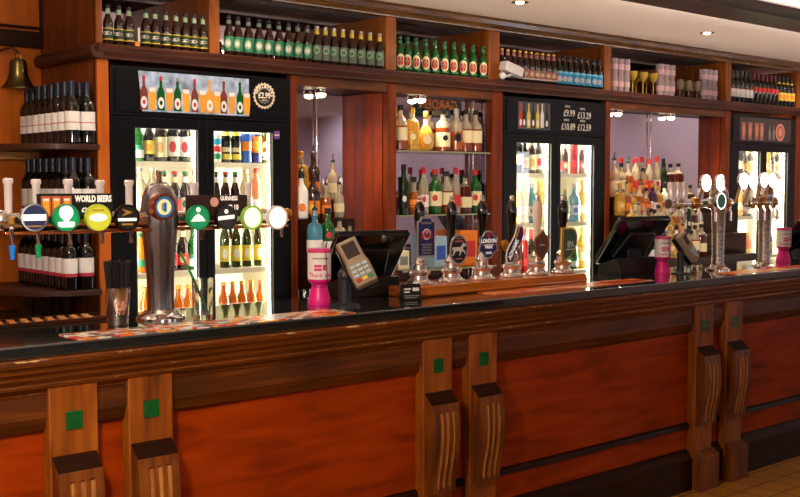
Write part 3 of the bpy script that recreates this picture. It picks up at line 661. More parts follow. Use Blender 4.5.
bottle_kind('amber_mini', 'small', G_AMBER, [(.02, .06, LCREAM)], (.04, .015, .5, LORG), C_GOLD)
bottle_kind('blue_mini', 'small', G_AMBER, [(.02, .055, NAVY)], (.04, .012, .5, LWHITE), C_GOLD)
bottle_kind('clear_water', 'stout', G_CLEAR, [(.05, .1, LWHITE)], None, C_SIL, name='water_bottle')
bottle_kind('juice_orange', 'small', bglass('orange_juice', (240, 120, 20), .3), [(.03, .07, LGREEN)], None, C_GRN, name='juice_bottle')
def uxs(us, y=5.13, v=186): return [XU(u, y, v) for u in us]
def d(*a): return list(a)
FYB = 5.13
fill = 'on the %s shelf of the left fridge, %s door, %s'
def frow(kinds, us, z, words, fr, door, level, y=FYB, v=186):
    n = len(us)
    for i, (k, u) in enumerate(zip(kinds, us)):
        bottle(k, (XU(u, y, v), y, z), s={'tall': .87}.get(BS[k], 1) if fr == 'left' else 1, label='%s, %s shelf, %s door of %s fridge, %s' % (words[k], level, door, fr, nth(i, n)), group='drinks in the %s fridge, %s door, %s shelf' % (fr, door, level), rz=-.55)
WD = {'lager_green': 'green lager bottle', 'ale_yellow': 'dark bottle with yellow label', 'ale_cream': 'brown bottle with cream label', 'ale_red_cream': 'dark bottle with white label', 'can_multi': 'multicoloured can',
      'can_orange': 'orange-topped can', 'can_blue': 'blue can', 'ale_stripes': 'striped-label bottle', 'cream_oval': 'olive bottle with cream oval label', 'rose': 'pale rose bottle', 'cider_red': 'red-label bottle',
      'cider_white': 'white-label bottle', 'olive_yellow': 'olive bottle with yellow label', 'amber_mini': 'small amber bottle', 'blue_mini': 'small blue-label bottle', 'clear_water': 'clear bottle', 'juice_orange': 'orange juice bottle',
      'white_wine': 'pale yellow wine bottle', 'red_liq': 'red spirit bottle', 'pale_blue': 'pale blue bottle', 'dark_wine': 'dark wine bottle'}
frow(['lager_green', 'ale_yellow', 'ale_cream', 'ale_red_cream', 'ale_red_cream'], [142.5, 150, 160.5, 171.5, 183.5], ZS1[0], WD, 'left', 'left', 'top')
frow(['clear_water', 'clear_water', 'cider_white', 'cider_red', 'cider_white', 'cider_red'], [144, 156, 167, 174.5, 182, 189], ZS1[1], WD, 'left', 'left', 'second')
frow(['juice_orange', 'amber_mini', 'lager_green', 'cider_red', 'cider_red', 'lager_green'], [145, 153, 162, 170.5, 179, 187], ZS1[2], WD, 'left', 'left', 'third')
frow(['amber_mini'] * 5, [145, 154, 163, 178, 187], ZS1[3], WD, 'left', 'left', 'fourth')
frow(['can_multi', 'ale_stripes', 'ale_stripes', 'can_blue', 'can_orange', 'cream_oval'], [221.5, 230.5, 239.5, 248, 255.5, 265], ZS1[0], WD, 'left', 'right', 'top')
frow(['cider_white', 'cider_red', 'cider_white', 'clear_water', 'rose'], [221, 229, 236, 242.5, 250.5], ZS1[1], WD, 'left', 'right', 'second')
frow(['olive_yellow'] * 4, [224.5, 236, 247, 258.5], ZS1[2], WD, 'left', 'right', 'third')
frow(['amber_mini', 'amber_mini', 'amber_mini', 'blue_mini', 'amber_mini'], [223, 232, 241, 250.5, 260], ZS1[3], WD, 'left', 'right', 'fourth')
bottle_kind('white_wine', 'wine', G_GOLD, [(.06, .12, LCREAM)], None, C_GOLD, name='wine_bottle')
bottle_kind('red_liq', 'tall', G_RED, [(.05, .1, LRED)], None, C_RED, name='spirit_bottle')
bottle_kind('pale_blue', 'round', G_BLUE, [(.05, .12, LWHITE)], (.085, .02, .5, BLUE), C_SIL, name='spirit_bottle')
bottle_kind('dark_wine', 'wine', G_DARK, [(.06, .13, LCREAM)], None, C_RED, name='wine_bottle')
frow(['dark_wine', 'ale_yellow', 'ale_cream', 'ale_red_cream'], [518.5, 524.5, 531, 537.5], ZS2[0], WD, 'middle', 'left', 'top')
frow(['white_wine', 'white_wine', 'pale_blue', 'white_wine'], [518.5, 524.5, 531, 538], ZS2[1], WD, 'middle', 'left', 'second')
frow(['cider_red', 'red_liq', 'dark_wine', 'cider_red'], [518.5, 524.5, 531, 538], ZS2[2], WD, 'middle', 'left', 'third')
frow(['cider_red', 'red_liq', 'cider_red'], [564.5, 574, 582], ZS2[0], WD, 'middle', 'right', 'top')
frow(['lager_green', 'pale_blue', 'white_wine'], [565.5, 574.5, 583], ZS2[1], WD, 'middle', 'right', 'second')
frow(['lager_green', 'lager_green', 'white_wine'], [565.5, 574.5, 583], ZS2[2], WD, 'middle', 'right', 'third')
frow(['dark_wine', 'ale_yellow', 'ale_cream'], [739, 744, 749], ZS2[0], WD, 'right', 'left', 'top')
frow(['white_wine', 'cider_red', 'lager_green'], [739, 744, 749], ZS2[1], WD, 'right', 'left', 'second')
frow(['amber_mini', 'juice_orange', 'amber_mini'], [739, 744, 749], ZS2[2], WD, 'right', 'left', 'third')
frow(['white_wine', 'ale_yellow', 'ale_cream'], [766, 771, 776], ZS2[0], WD, 'right', 'right', 'top')
frow(['white_wine', 'white_wine'], [766, 771], ZS2[1], WD, 'right', 'right', 'second')
frow(['lager_green', 'ale_yellow'], [766, 771], ZS2[2], WD, 'right', 'right', 'third')

# ------------------------------------------------------------------ spirits in the niches
SK = {}
def sk(key, shape, glass, words, labels=(), emblem=None, cap=None, fillz=None, top=None, pourer=False, neck=None):
    bottle_kind(key, shape, glass, labels, emblem, cap, name='spirit_bottle', fill=(fillz, top) if fillz else None, pourer=pourer, neck=neck); SK[key] = words
sk('gold_sq', 'square', G_GOLD, 'square golden liqueur bottle', [(.04, .12, LGOLD)], (.085, .02, .4, LCREAM), C_GOLD, .19, G_CLEAR)
sk('gold_round', 'bulb', G_GOLD, 'round golden liqueur bottle', (), (.07, .03, .55, LCREAM), C_GOLD, .16, G_CLEAR)
sk('whisky_white', 'square', G_WHISKY, 'whisky bottle with white label', [(.03, .12, LCREAM)], (.085, .018, .4, LBLK), C_BLK, .15, G_CLEAR)
sk('whisky_cream', 'round', G_WHISKY, 'rum bottle with cream label', [(.06, .14, LCREAM)], None, C_BLK, .15, G_CLEAR)
sk('amber_black', 'round', G_AMBER, 'amber spirit bottle with black badge', (), (.09, .028, .55, LBLK), C_SIL, .13, G_CLEAR)
sk('amber_pour', 'round', G_AMBER, 'amber bottle with pourer', [(.04, .11, LORG)], None, None, .17, G_CLEAR, True)
sk('brandy', 'bulb', G_AMBER, 'round brandy bottle with orange label', [(.05, .1, LORG)], None, C_BLK, .15, G_CLEAR)
sk('green_cream', 'round', G_GREEN, 'green whisky bottle with cream label', [(.05, .14, LCREAM)], (.10, .02, .4, LRED), C_RED)
sk('green_gin', 'round', G_GREEN, 'green gin bottle with red seal', [(.02, .09, LWHITE)], (.125, .018, .4, LRED), C_BLK)
sk('dark_green', 'tall', bglass('deep_green_glass', (10, 50, 22), .2), 'dark green bottle with pale label', [(.04, .13, LBLK)], (.1, .02, .4, LWHITE), C_BLK)
sk('blue_gin', 'square', G_BLUE, 'pale blue gin bottle', [(.03, .10, LWHITE)], None, C_SIL, pourer=True)
sk('white_rum', 'round', G_MILK, 'white coconut rum bottle', (), (.07, .025, .5, LORG), C_BLK, pourer=True)
sk('clear_vodka', 'tall', G_CLEAR, 'clear vodka bottle', [(.05, .13, LWHITE)], (.1, .02, .4, LRED), C_RED)
sk('clear_pour', 'round', G_CLEAR, 'clear spirit bottle with pourer', [(.05, .12, LCREAM)], None, None, pourer=True)
sk('red_vodka', 'tall', G_CLEAR, 'clear bottle with red label and cap', [(.05, .13, LRED)], None, C_RED)
sk('brown_cream', 'round', G_BROWN, 'brown cream-liqueur bottle', [(.03, .11, LORG)], (.07, .02, .4, LYEL), None, pourer=True)
sk('rum_dark', 'square', bglass('dark_rum', (90, 24, 8), .4), 'dark rum bottle with pale label', [(.04, .11, LCREAM)], None, C_BLK, .18, G_CLEAR)
sk('red_liqueur', 'tall', G_RED, 'red liqueur bottle', [(.05, .11, LCREAM)], None, C_BLK)
sk('purple', 'round', bglass('purple_liqueur', (60, 24, 70), .4), 'purple liqueur bottle', [(.05, .11, LWHITE)], None, C_GOLD)
def shelfrow(where, kinds, us, y, z, v, ss=None, group=None, phr='%s'):
    n = len(us)
    cnt = {}
    for i, (k, u) in enumerate(zip(kinds, us)):
        bottle(k, (XU(u, y, v), y, z), '%s, %s, %s' % (SK[k], where, nth(i, n)), group=group or 'spirits ' + where, rz=random.uniform(-.8, -.4), s=(ss[i] if ss else 1))
def glass_shelf(n_, z, y0, lab):
    a, b = n_
    t = thing('glass_shelf', lab, 'shelf', (a + .008, y0, z - .008))
    obj('pane', MB().box(a + .008, b - .008, y0, 5.128, z - .008, z), SHELFG, t, bevel=.001)
    obj('edge_strip', MB().box(a + .008, b - .008, y0 - .004, y0, z - .009, z + .001), mat('shelf_edge', (150, 150, 110), .3, .5), t)
glass_shelf(NC, 1.80, 5.012, 'upper glass shelf of the whisky niche')
glass_shelf(NC, 1.40, 5.012, 'lower glass shelf of the whisky niche')
glass_shelf(NC, 1.06, 4.95, 'lowest glass shelf of the whisky niche, behind the pumps')
shelfrow('upper shelf of whisky niche', ['whisky_cream', 'gold_sq', 'gold_round', 'whisky_white', 'amber_black', 'whisky_cream', 'whisky_cream'], [400.5, 412, 426, 443, 457, 466.5, 477], 5.065, 1.80, 130)
shelfrow('lower shelf of whisky niche', ['dark_green', 'brandy', 'clear_vodka', 'green_cream', 'whisky_cream', 'red_vodka', 'rum_dark', 'green_cream'], [404, 414, 423, 435, 446.5, 455.5, 465, 478], 5.065, 1.40, 190, ss=[1, .95, .95, 1.03, .98, .95, .98, 1.03])
# cartons on the lowest shelf
def carton(u, w_, d_, h, m_, lab, m2, y=5.015, z=1.0605):
    t = thing('snack_carton', lab, 'box', (XU(u, y, 240), y, z))
    obj('carton', MB().box(-w_ / 2, w_ / 2, 0, d_, 0, h), m_, t, bevel=.003, world=False)
    obj('printed_front', MB().box(-w_ * .35, w_ * .35, -.0012, 0, h * .25, h * .7), m2, t, world=False)
carton(441, .11, .1, .2, mat('pale_blue_card', (150, 180, 196), .6), 'pale blue carton behind the left hand pumps', BLUE)
carton(469, .16, .1, .23, mat('orange_card', (226, 120, 20), .6), 'orange carton behind the middle hand pumps', RED)
carton(404, .09, .1, .12, CREAM, 'small cream carton at the left of the lowest shelf', GREY)

# stepped spirit racks: B niche
def rack(n_, lab, steps, x1=None, my=5.225):
    a, b = n_[0] + .008, (x1 or n_[1]) - .008
    t = thing('bottle_rack', lab, 'rack', (a, steps[-1][0], .925))
    for y, z in steps: obj('step', MB().box(a, b, y - .055, min(y + .0545, my - .003), .926, z), W_DARK, t)
SB = [(5.145, 1.50), (5.04, 1.39), (4.92, 1.175)]
rack(NB, 'dark stepped bottle rack in the niche beside the left fridge', SB, x1=XU(354, 5.0), my=5.198)
shelfrow('top step beside the left fridge', ['gold_sq', 'brown_cream', 'clear_pour'], [302, 312, 333], SB[0][0], SB[0][1], 180, ss=[1.05, .95, .8])
bottle('white_rum', (XU(301.5, 5.04, 190), 5.04, 1.39), 'white coconut rum bottle with black pourer beside the left fridge', rz=-.5, s=.95)
shelfrow('middle step beside the left fridge', ['brown_cream', 'amber_pour', 'clear_pour'], [313, 326, 339], SB[1][0], SB[1][1], 210, ss=[.95, .7, .72])
shelfrow('bottom step behind the pink tin', ['blue_gin', 'green_gin', 'whisky_white', 'rum_dark'], [306, 319, 332, 345], SB[2][0], SB[2][1], 250, ss=[1, 1, .85, .72])
for i, u in enumerate((319, 329, 339)): bottle(('clear_pour', 'amber_pour', 'whisky_cream', 'gold_sq')[i], (XU(u, 4.81, 270), 4.81, .926), '%s on the counter under the stepped rack beside left fridge' % SK[('clear_pour', 'amber_pour', 'whisky_cream', 'gold_sq')[i]], group='spirits in front of the rack beside the left fridge')
# D niche
SD = [(5.06, 1.50), (4.95, 1.36), (4.84, 1.20), (4.73, 1.04)]
rack(ND, 'long dark stepped bottle rack in the wide lilac niche', SD, my=5.106)
kd = ['clear_pour', 'clear_pour', 'amber_pour', 'red_vodka', 'clear_pour', 'red_vodka', 'amber_pour', 'clear_vodka', 'purple', 'rum_dark', 'clear_pour', 'whisky_cream', 'brandy', 'dark_green']
def drow(step, word, kinds, us, ss=.95):
    n = len(us); y, z = SD[step]
    for i, (k, u) in enumerate(zip(kinds, us)):
        bottle(k, (max(XU(u, y, 190), ND[0] + .06 + i * .004), y, z), '%s, %s step of wide lilac niche, %s' % (SK[k], word, nth(i, n)), group='spirits on the %s step of the wide niche' % word, s=ss * random.uniform(.93, 1.04))
drow(0, 'top', ['clear_pour', 'whisky_cream', 'amber_pour', 'red_vodka', 'brandy', 'red_vodka', 'clear_vodka', 'dark_green', 'rum_dark', 'rum_dark'], [614, 621, 628, 635.5, 642.5, 649, 656, 663, 670, 678])
drow(1, 'second', ['gold_sq', 'amber_pour', 'gold_round', 'amber_pour', 'brandy', 'purple', 'gold_sq', 'white_rum', 'dark_green', 'whisky_cream', 'amber_pour', 'rum_dark'], [612.5, 619.5, 627, 634.5, 641.5, 648, 655, 662, 669, 676, 683, 690], .88)
drow(2, 'third', ['gold_sq', 'clear_pour', 'amber_black', 'brandy', 'whisky_white', 'clear_vodka', 'gold_round', 'amber_pour', 'whisky_cream', 'dark_green', 'rum_dark', 'clear_pour'], [611, 618.5, 626, 633.5, 641, 648, 655.5, 662.5, 669.5, 676.5, 683.5, 690], .88)
drow(3, 'bottom', ['green_gin', 'green_gin', 'clear_pour', 'purple', 'gold_sq', 'white_rum', 'amber_pour', 'brandy', 'whisky_cream', 'rum_dark'], [612, 620.5, 629, 637.5, 646, 654, 662, 670, 678, 686], .9)

# glasses on the back counter at the left and beside the fridge
wg = MB().lathe(tumbler_mesh(.032, .09), 12).mesh('small_glass', CLEAR)
def small_glass(u, y, lab, grp, z=.9262):
    o = bpy.data.objects.new('small_glass', wg); COL.objects.link(o); o.location = (XU(u, y, 310), y, z); tag(o, lab, 'glass', grp)
for i, u in enumerate([28, 37, 47, 57, 67]): small_glass(u, 5.25 + (i % 2) * .09, 'small clear glass on the back counter under the wine shelves, %s' % nth(i, 5), 'glasses under the wine shelves')
for i, (u, y) in enumerate([(302.5, 4.78), (309, 4.8)]): small_glass(u, y, 'small clear glass on the back counter left of the pink tin, %s' % nth(i, 2), 'glasses beside the left fridge')

# wall sign seen in the mirror of the whisky niche
t = thing('hanging_sign', 'dark green hanging sign reading GARDEN AT REAR, seen reversed in the mirror', 'sign', (6.87, 2.9, 2.212))
sp = [(-.30, .02), (-.27, 0), (.27, 0), (.30, .02), (.30, .15), (.27, .175), (-.27, .175), (-.30, .15)]
obj('board', MB().prism(sp, 'y', -.012, .012), mat('sign_green', (22, 66, 60), .4), t, world=False)
obj('hanger', MB().tube([(-.2, 0, .17), (-.2, 0, .468)], .004).tube([(.2, 0, .17), (.2, 0, .468)], .004), DGREY, t, world=False)
text('GARDEN', .12, (0, .014, .115), mat('sign_letter', (240, 150, 90), .5), t, rot=(PI / 2, 0, PI), bold=.002, world=False)
text('AT REAR', .065, (0, .014, .04), mat('sign_letter_cream', (220, 210, 170), .5), t, rot=(PI / 2, 0, PI), bold=.001, world=False)

# ================================================================== BAR COUNTER
BX0, BX1 = -1.2, 9.4; CT = 1.11; CY0 = 3.10; CY1 = 3.68
def granite():
    m = bpy.data.materials.new('polished_granite'); m.use_nodes = True; nt = m.node_tree; b = nt.nodes['Principled BSDF']; N = nt.nodes.new
    tc = N('ShaderNodeTexCoord'); v = N('ShaderNodeTexNoise'); v.inputs['Scale'].default_value = 320; v.inputs['Detail'].default_value = 5
    r = N('ShaderNodeValToRGB'); e = r.color_ramp.elements; e[0].position = .4; e[0].color = lin((12, 13, 15)); e[1].position = .75; e[1].color = lin((52, 56, 58))
    nt.links.new(tc.outputs['Object'], v.inputs['Vector']); nt.links.new(v.outputs['Fac'], r.inputs['Fac']); nt.links.new(r.outputs['Color'], b.inputs['Base Color'])
    b.inputs['Roughness'].default_value = .06; b.inputs['Specular IOR Level'].default_value = 1; b.inputs['Coat Weight'].default_value = .6; b.inputs['Coat Roughness'].default_value = .04
    return m
tag(obj('bar_worktop', MB().box(BX0, BX1, CY0, CY1, 1.07, CT), granite(), loc=(BX0, CY0, 1.07), bevel=.006), 'long polished dark granite worktop of the bar', 'worktop')
bf = thing('bar_counter', 'long panelled wooden bar counter front with fluted green-tiled pilasters', 'bar counter', (BX0, 3.22, 0))
obj('panelling', MB().box(BX0, BX1, 3.22, 3.26, 0, 1.07), W_PANEL, bf)
obj('rear_cabinet', MB().box(BX0, BX1, 3.26, 3.62, .08, 1.07), W_DARK, bf)
pm = [(3.26, 1.069), (3.105, 1.069), (3.098, 1.055), (3.104, 1.044), (3.118, 1.038), (3.122, 1.022), (3.138, 1.012), (3.142, .998), (3.158, .985), (3.162, .968), (3.185, .952), (3.19, .94), (3.26, .94)]
obj('top_moulding', MB().prism(pm, 'x', BX0, BX1), W_WORN_X, bf)
for by, bz0, br in ((3.1, 1.062, .004), (3.142, 1.003, .002), (3.160, .977, .003), (3.188, .947, .002)): obj('worn_highlight_bead', MB().tube([(BX0, by, bz0), (BX1, by, bz0)], br, 8), W_BEAD, bf)  # pale beads paint the moulding's edge highlights, with worn patches
PLX = [1.337, 1.602, 2.885, 3.148, 4.785, 5.068]; PW = .16
segs = [BX0]
for x in PLX: segs += [x, x + PW]
segs.append(BX1)
for a, b in zip(segs[::2], segs[1::2]):
    obj('frieze_rail', MB().prism([(3.22, .94), (3.185, .94), (3.185, .87), (3.192, .862), (3.198, .835), (3.208, .825), (3.22, .82)], 'x', a, b), W_FRAME_X, bf)
    obj('lower_rail', MB().prism([(3.22, .352), (3.205, .345), (3.20, .325), (3.21, .318), (3.22, .318)], 'x', a, b), W_DARK, bf)
    obj('skirting', MB().prism([(3.22, .21), (3.205, .20), (3.19, .175), (3.18, .165), (3.18, 0), (3.22, 0)], 'x', a, b), W_DARK, bf)
def corbel_mb(x0):
    """curved bracket with three flutes cut into its face"""
    m_ = MB(); zt, zb = .704, .335; nz = 14; x1 = x0 + PW - .012; x0 += .002; inset = .004
    def fy(t):   # t 0 top .. 1 bottom: face distance
        return 3.124 - .012 * math.sin(PI * min(1, t * 1.25)) + .034 * max(0, t - .3) ** 1.5
    xs = [0]; w_ = x1 - x0; marks = [(.26, .30, .34), (.48, .52, .56), (.70, .74, .78)]
    for a, b, c in marks: xs += [a - .02, a, b, c, c + .02]
    xs.append(1)
    zs = [0, .08, .1, .12] + [.12 + (.92 - .12) * i / nz for i in range(1, nz)] + [.92, .94, .96, 1]
    def dep(i, t):
        k = (i - 1) % 5
        if i == 0 or i == len(xs) - 1 or k in (0, 4) or t < .1 or t > .94: return 0
        return .009 if k == 2 else .007
    vs = []; fs = []; ms = []
    for t in zs:
        for i, xx in enumerate(xs): vs.append((x0 + w_ * xx, fy(t) + dep(i, t), zt + (zb - zt) * t))
    n = len(xs); K = len(m_.v); m_.v += vs
    for j in range(len(zs) - 1):
        for i in range(n - 1):
            m_.f.append((j * n + i, j * n + i + 1, (j + 1) * n + i + 1, (j + 1) * n + i)); k = (i - 1) % 5
            m_.m.append(1 if (0 < i < n - 2 and k in (0, 1, 2, 3) and .1 <= zs[j] < .94) else 0)
    # sides, top slope, bottom, back
    yb = 3.17; L_ = [j * n for j in range(len(zs))]; R_ = [j * n + n - 1 for j in range(len(zs))]
    k = len(m_.v); m_.v += [(x0, yb, .748), (x1, yb, .748), (x0, yb, zb), (x1, yb, zb)]
    m_.f += [tuple([k] + L_ + [k + 2]), tuple([k + 1, k + 3] + R_[::-1]), tuple([k, k + 1] + list(range(n - 1, -1, -1))), tuple([k + 2] + list(range((len(zs) - 1) * n, len(zs) * n)) + [k + 3]), (k, k + 2, k + 3, k + 1)]
    m_.m += [0, 0, 2, 0, 0]
    return m_
for x in PLX:
    p = obj('pilaster', MB().box(x, x + PW, 3.17, 3.22, .0, .966), W_FRAME_Z, bf, bevel=.004)
    l = bf.location
    def sub(nm, mb, m_, bv=0):
        mb.v = [(a - l.x, b - l.y, c - l.z) for a, b, c in mb.v]; return obj(nm, mb, m_, p, bevel=bv, world=False)
    cx = x + PW * .5; sub('green_tile', MB().box(cx - .027, cx + .027, 3.166, 3.171, .854 - .029, .854 + .029), TILEG, .001)
    sub('corbel', corbel_mb(x + .004), [W_CORBEL, W_WORN_LIT, W_DARK])
    sub('plinth_block', MB().prism([(3.17, .205), (3.125, .18), (3.125, 0), (3.17, 0)], 'x', x - .004, x + PW + .004), W_CORBEL, .003)

x0, x1 = 1.05, XU(105, 3.6)
b = MB().box(x0, x1, 3.535, 3.545, CT + .001, CT + .012, 0).box(x0, x1, 3.665, 3.675, CT + .001, CT + .012, 0).box(x0, x1, 3.545, 3.665, CT + .001, CT + .004, 0)
k = 0
while x0 + .05 + k * .045 < x1 - .06:
    a = x0 + .05 + k * .045; b.prism([(a, 3.545), (a + .024, 3.545), (a + .054, 3.665), (a + .03, 3.665)], 'z', CT + .004, CT + .011, 1); k += 1
tag(obj('slatted_tray', b, [W_DARK, wood('slat_wood', (150, 84, 30), (190, 120, 60), (220, 160, 100), 'y', .35, 4, .2, 5)], loc=(x0, 3.535, CT)), 'slatted pale wooden tray at the back edge of the bar under the wine shelves', 'tray')
# bar runners: printed paper mats
def mat_print(name, cols, scale):
    m = bpy.data.materials.new(name); m.use_nodes = True; nt = m.node_tree; b = nt.nodes['Principled BSDF']; N = nt.nodes.new
    tc = N('ShaderNodeTexCoord'); mp = N('ShaderNodeMapping'); mp.inputs['Scale'].default_value = scale
    v = N('ShaderNodeTexVoronoi'); v.distance = 'CHEBYCHEV'; v.inputs['Randomness'].default_value = .7; v.inputs['Scale'].default_value = 1
    sp = N('ShaderNodeSeparateColor'); r = N('ShaderNodeValToRGB'); r.color_ramp.interpolation = 'CONSTANT'; e = r.color_ramp.elements
    e[0].color = lin(cols[0]); e[1].position = 1 / len(cols); e[1].color = lin(cols[1])
    for i, c in enumerate(cols[2:], 2): x = e.new(i / len(cols)); x.color = lin(c)
    nt.links.new(tc.outputs['Object'], mp.inputs['Vector']); nt.links.new(mp.outputs['Vector'], v.inputs['Vector']); nt.links.new(v.outputs['Color'], sp.inputs[0])
    nt.links.new(sp.outputs[0], r.inputs['Fac']); nt.links.new(r.outputs['Color'], b.inputs['Base Color']); b.inputs['Roughness'].default_value = .25
    return m
def runner(u0, u1, y0, y1, m_, lab):
    x0, x1 = XU(u0, y1), XU(u1, y1); tag(obj('bar_mat', MB().box(x0, x1, y0, y1, CT, CT + .003), m_, loc=(x0, y0, CT)), lab, 'bar mat')
runner(56, 330, 3.107, 3.262, mat_print('mat_patchwork', [(226, 108, 30), (222, 214, 200), (206, 60, 30), (120, 100, 110), (236, 150, 50), (190, 180, 170), (96, 80, 70)], (26, 34, 1)), 'long patchwork-coloured bar mat in front of the straws and tumbler')
runner(478, 632, 3.20, 3.345, mat_print('mat_red', [(214, 96, 40), (226, 140, 70), (190, 70, 36), (236, 180, 130)], (5, 24, 1)), 'orange-red bar mat in front of the right hand pumps')
runner(718, 800, 3.15, 3.262, mat_print('mat_orange', [(246, 150, 20), (236, 120, 20), (230, 90, 20)], (4, 14, 1)), 'bright orange bar mat below the far chrome beer towers')
# ------------------------------------------------------------------ beer font with T bar (left)
TYB = 3.44
tx = XU(161, TYB, 320)
t = thing('beer_font', 'large chrome beer tower with a long cross bar of round tap badges', 'beer tap', (tx, TYB, CT))
def K(u, v, y): x, z = P(u, v, y); return x - tx, y - TYB, z - CT
obj('tower', MB().lathe([(.050, .03), (.048, .06), (.050, .14), (.058, .24), (.066, .33), (.068, .39), (.064, .43), (.050, .462), (.028, .478), (.001, .482)], 32, sy=.8), mat('tower_steel', (150, 142, 142), .24, 1, bump=.03, nscale=40), t, world=False)
obj('base', MB().lathe([(.088, 0), (.088, .006), (.078, .014), (.060, .022), (.056, .034)], 32), CHROME, t, world=False)
bz_ = K(161, 217, 3.44)[2]
xl, xr_ = K(1, 217, TYB)[0], K(279, 217, TYB)[0]
obj('cross_bar', MB().tube([(xl, 0, bz_ - .006), (-.06, 0, bz_ - .006)], .030, 20).tube([(.06, 0, bz_ - .006), (xr_, 0, bz_ - .006)], .028, 20).ball((xl, 0, bz_), .034), STEEL, t, world=False)
obj('rail', MB().box(xl - .0, xr_ + .02, -.035, .005, bz_ - .048, bz_ - .037), COPPER, t, bevel=.003, world=False)
for k in (-.42, -.2, .22, .36): pass
rl = [(6, None), (34, 0), (66, 1), (98, 2), (127, 3), (198, 4), (226, 5), (252, 6), (277, 7)]
BADGE = [('navy badge with white band', (38, 48, 84)), ('green and white badge', (16, 160, 100)), ('yellow-green badge', (206, 214, 60)), ('black badge with gold arrow', (30, 30, 24)), ('green badge with white hop', (30, 160, 110)), ('black badge with cream band', (50, 46, 46)), ('white badge with lime rim', (160, 200, 90)), ('plain white badge', (250, 250, 240))]
for i, (u, k) in enumerate(rl):
    xh, _, zb_ = K(u if u != 6 else 8, 217, TYB)
    # brass nuts of the bar
    obj('nut', MB().ball((xh + .045, 0, bz_), .025, 12).lathe([(.034, -.012), (.034, .012)], 10, (xh, 0, bz_)), BRASS, t, world=False)
    hx = K(u + (2 if u < 150 else -4), 190, TYB + .03)[0]
    hv = {6: (178, 212), 34: (179, 207), 66: (179, 205), 98: (180, 205), 127: (180, 205)}.get(u, (182, 206))
    z1 = K(u, hv[0], TYB + .03)[2]
    if k not in (5, 7):
        obj('tap_handle', MB().lathe([(.012, bz_ + .01), (.013, z1 - .02), (.0165, z1 - .015), (.0165, z1 - .003), (.013, z1)], 14, (hx, .03, 0)), mat('handle_chrome', (235, 224, 224), .25, .35), t, world=False)
    # spout
    sm = MB().tube([(xh, -.0, bz_), (xh, -.03, bz_ - .03), (xh, -.03, bz_ - .085)], [.010, .010, .008], 10)
    obj('spout', sm, CHROME, t, world=False)
    if k is None:
        obj('nozzle', MB().lathe([(.007, bz_ - .125), (.011, bz_ - .08)], 10, (xh, -.03, 0)), mat('blue_nozzle', (20, 120, 220), .4), t, world=False); continue
    if k == 0: obj('nozzle', MB().lathe([(.007, bz_ - .125), (.011, bz_ - .08)], 10, (xh, -.03, 0)), GREEN, t, world=False)
    x, _, z = K(u, 217.5, TYB - .06); c = BADGE[k][1]; r = .0435
    bdg = MB().disc((x, -.062, z), r, .012, 32, 0).ring((x, -.066, z), r * .9, r * 1.03, .016, 32, 1)
    if k == 0: bdg.box(x - r * .88, x + r * .88, -.0635, -.062, z - .010, z + .010, 2).box(x - r * .55, x + r * .55, -.0635, -.062, z - .03, z - .026, 3)
    if k == 1: bdg.disc((x, -.0632, z + .016), .024, .001, 20, 2).box(x - .028, x + .028, -.0634, -.062, z - .032, z - .014, 2).disc((x, -.0634, z - .0), .014, .001, 12, 2)
    if k == 2: bdg.disc((x, -.0632, z), .026, .001, 20, 2, sx=1.2, sz=.5).box(x - .02, x + .02, -.0634, -.062, z + .022, z + .027, 3)
    if k == 3: bdg.prism([(x - .02, z + .004), (x + .02, z + .018), (x - .02, z + .03), (x - .006, z + .018)], 'y', -.0634, -.062, 3).box(x - .034, x + .034, -.0634, -.062, z - .012, z - .002, 2).box(x - .02, x + .02, -.0634, -.062, z - .026, z - .02, 3)
    if k == 4: bdg.prism([(x - .03, z - .014), (x + .03, z - .014), (x + .016, z + .004), (x, z + .014), (x - .016, z + .004)], 'y', -.0634, -.062, 2).disc((x, -.0634, z + .028), .009, .001, 12, 2)
    if k == 5: bdg.prism([(x - .034, z - .010), (x + .034, z - .004), (x + .034, z + .010), (x - .034, z + .004)], 'y', -.0634, -.062, 2).disc((x, -.0634, z + .022), .008, .001, 12, 2)
    if k == 6: bdg.disc((x, -.0634, z), r * .82, .001, 28, 2)
    rim = [CHROME, GREEN, mat('lime_rim', (190, 206, 60), .4), BLACKG, GREEN, BLACKG, mat('lime_rim2', (150, 200, 90), .4), LWHITE][k]
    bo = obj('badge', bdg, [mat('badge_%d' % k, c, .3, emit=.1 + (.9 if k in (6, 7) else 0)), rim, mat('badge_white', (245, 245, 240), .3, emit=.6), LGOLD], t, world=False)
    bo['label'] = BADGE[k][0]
# tower badge
x, _, z = K(163.5, 207, TYB - .07)
bdg = MB().disc((x, -.074, z), .038, .03, 32, 0).ring((x, -.078, z), .037, .046, .03, 32, 1).ring((x, -.077, z), .028, .037, .003, 32, 2)
bdg.prism([(x - .003, z - .016), (x + .009, z - .016), (x + .009, z + .016), (x - .003, z + .016)], 'y', -.0765, -.074, 2).box(x - .009, x - .006, -.0765, -.074, z - .012, z + .012, 2)
bo = obj('badge', bdg, [mat('badge_yellow', (240, 226, 150), .3, emit=.35), COPPER, mat('badge_blue', (40, 110, 190), .3)], t, world=False); bo['label'] = 'yellow and blue tower badge'
obj('tap_handle', MB().lathe([(.009, .46), (.009, .505), (.011, .51), (.011, .525)], 12), CHROME, t, world=False)
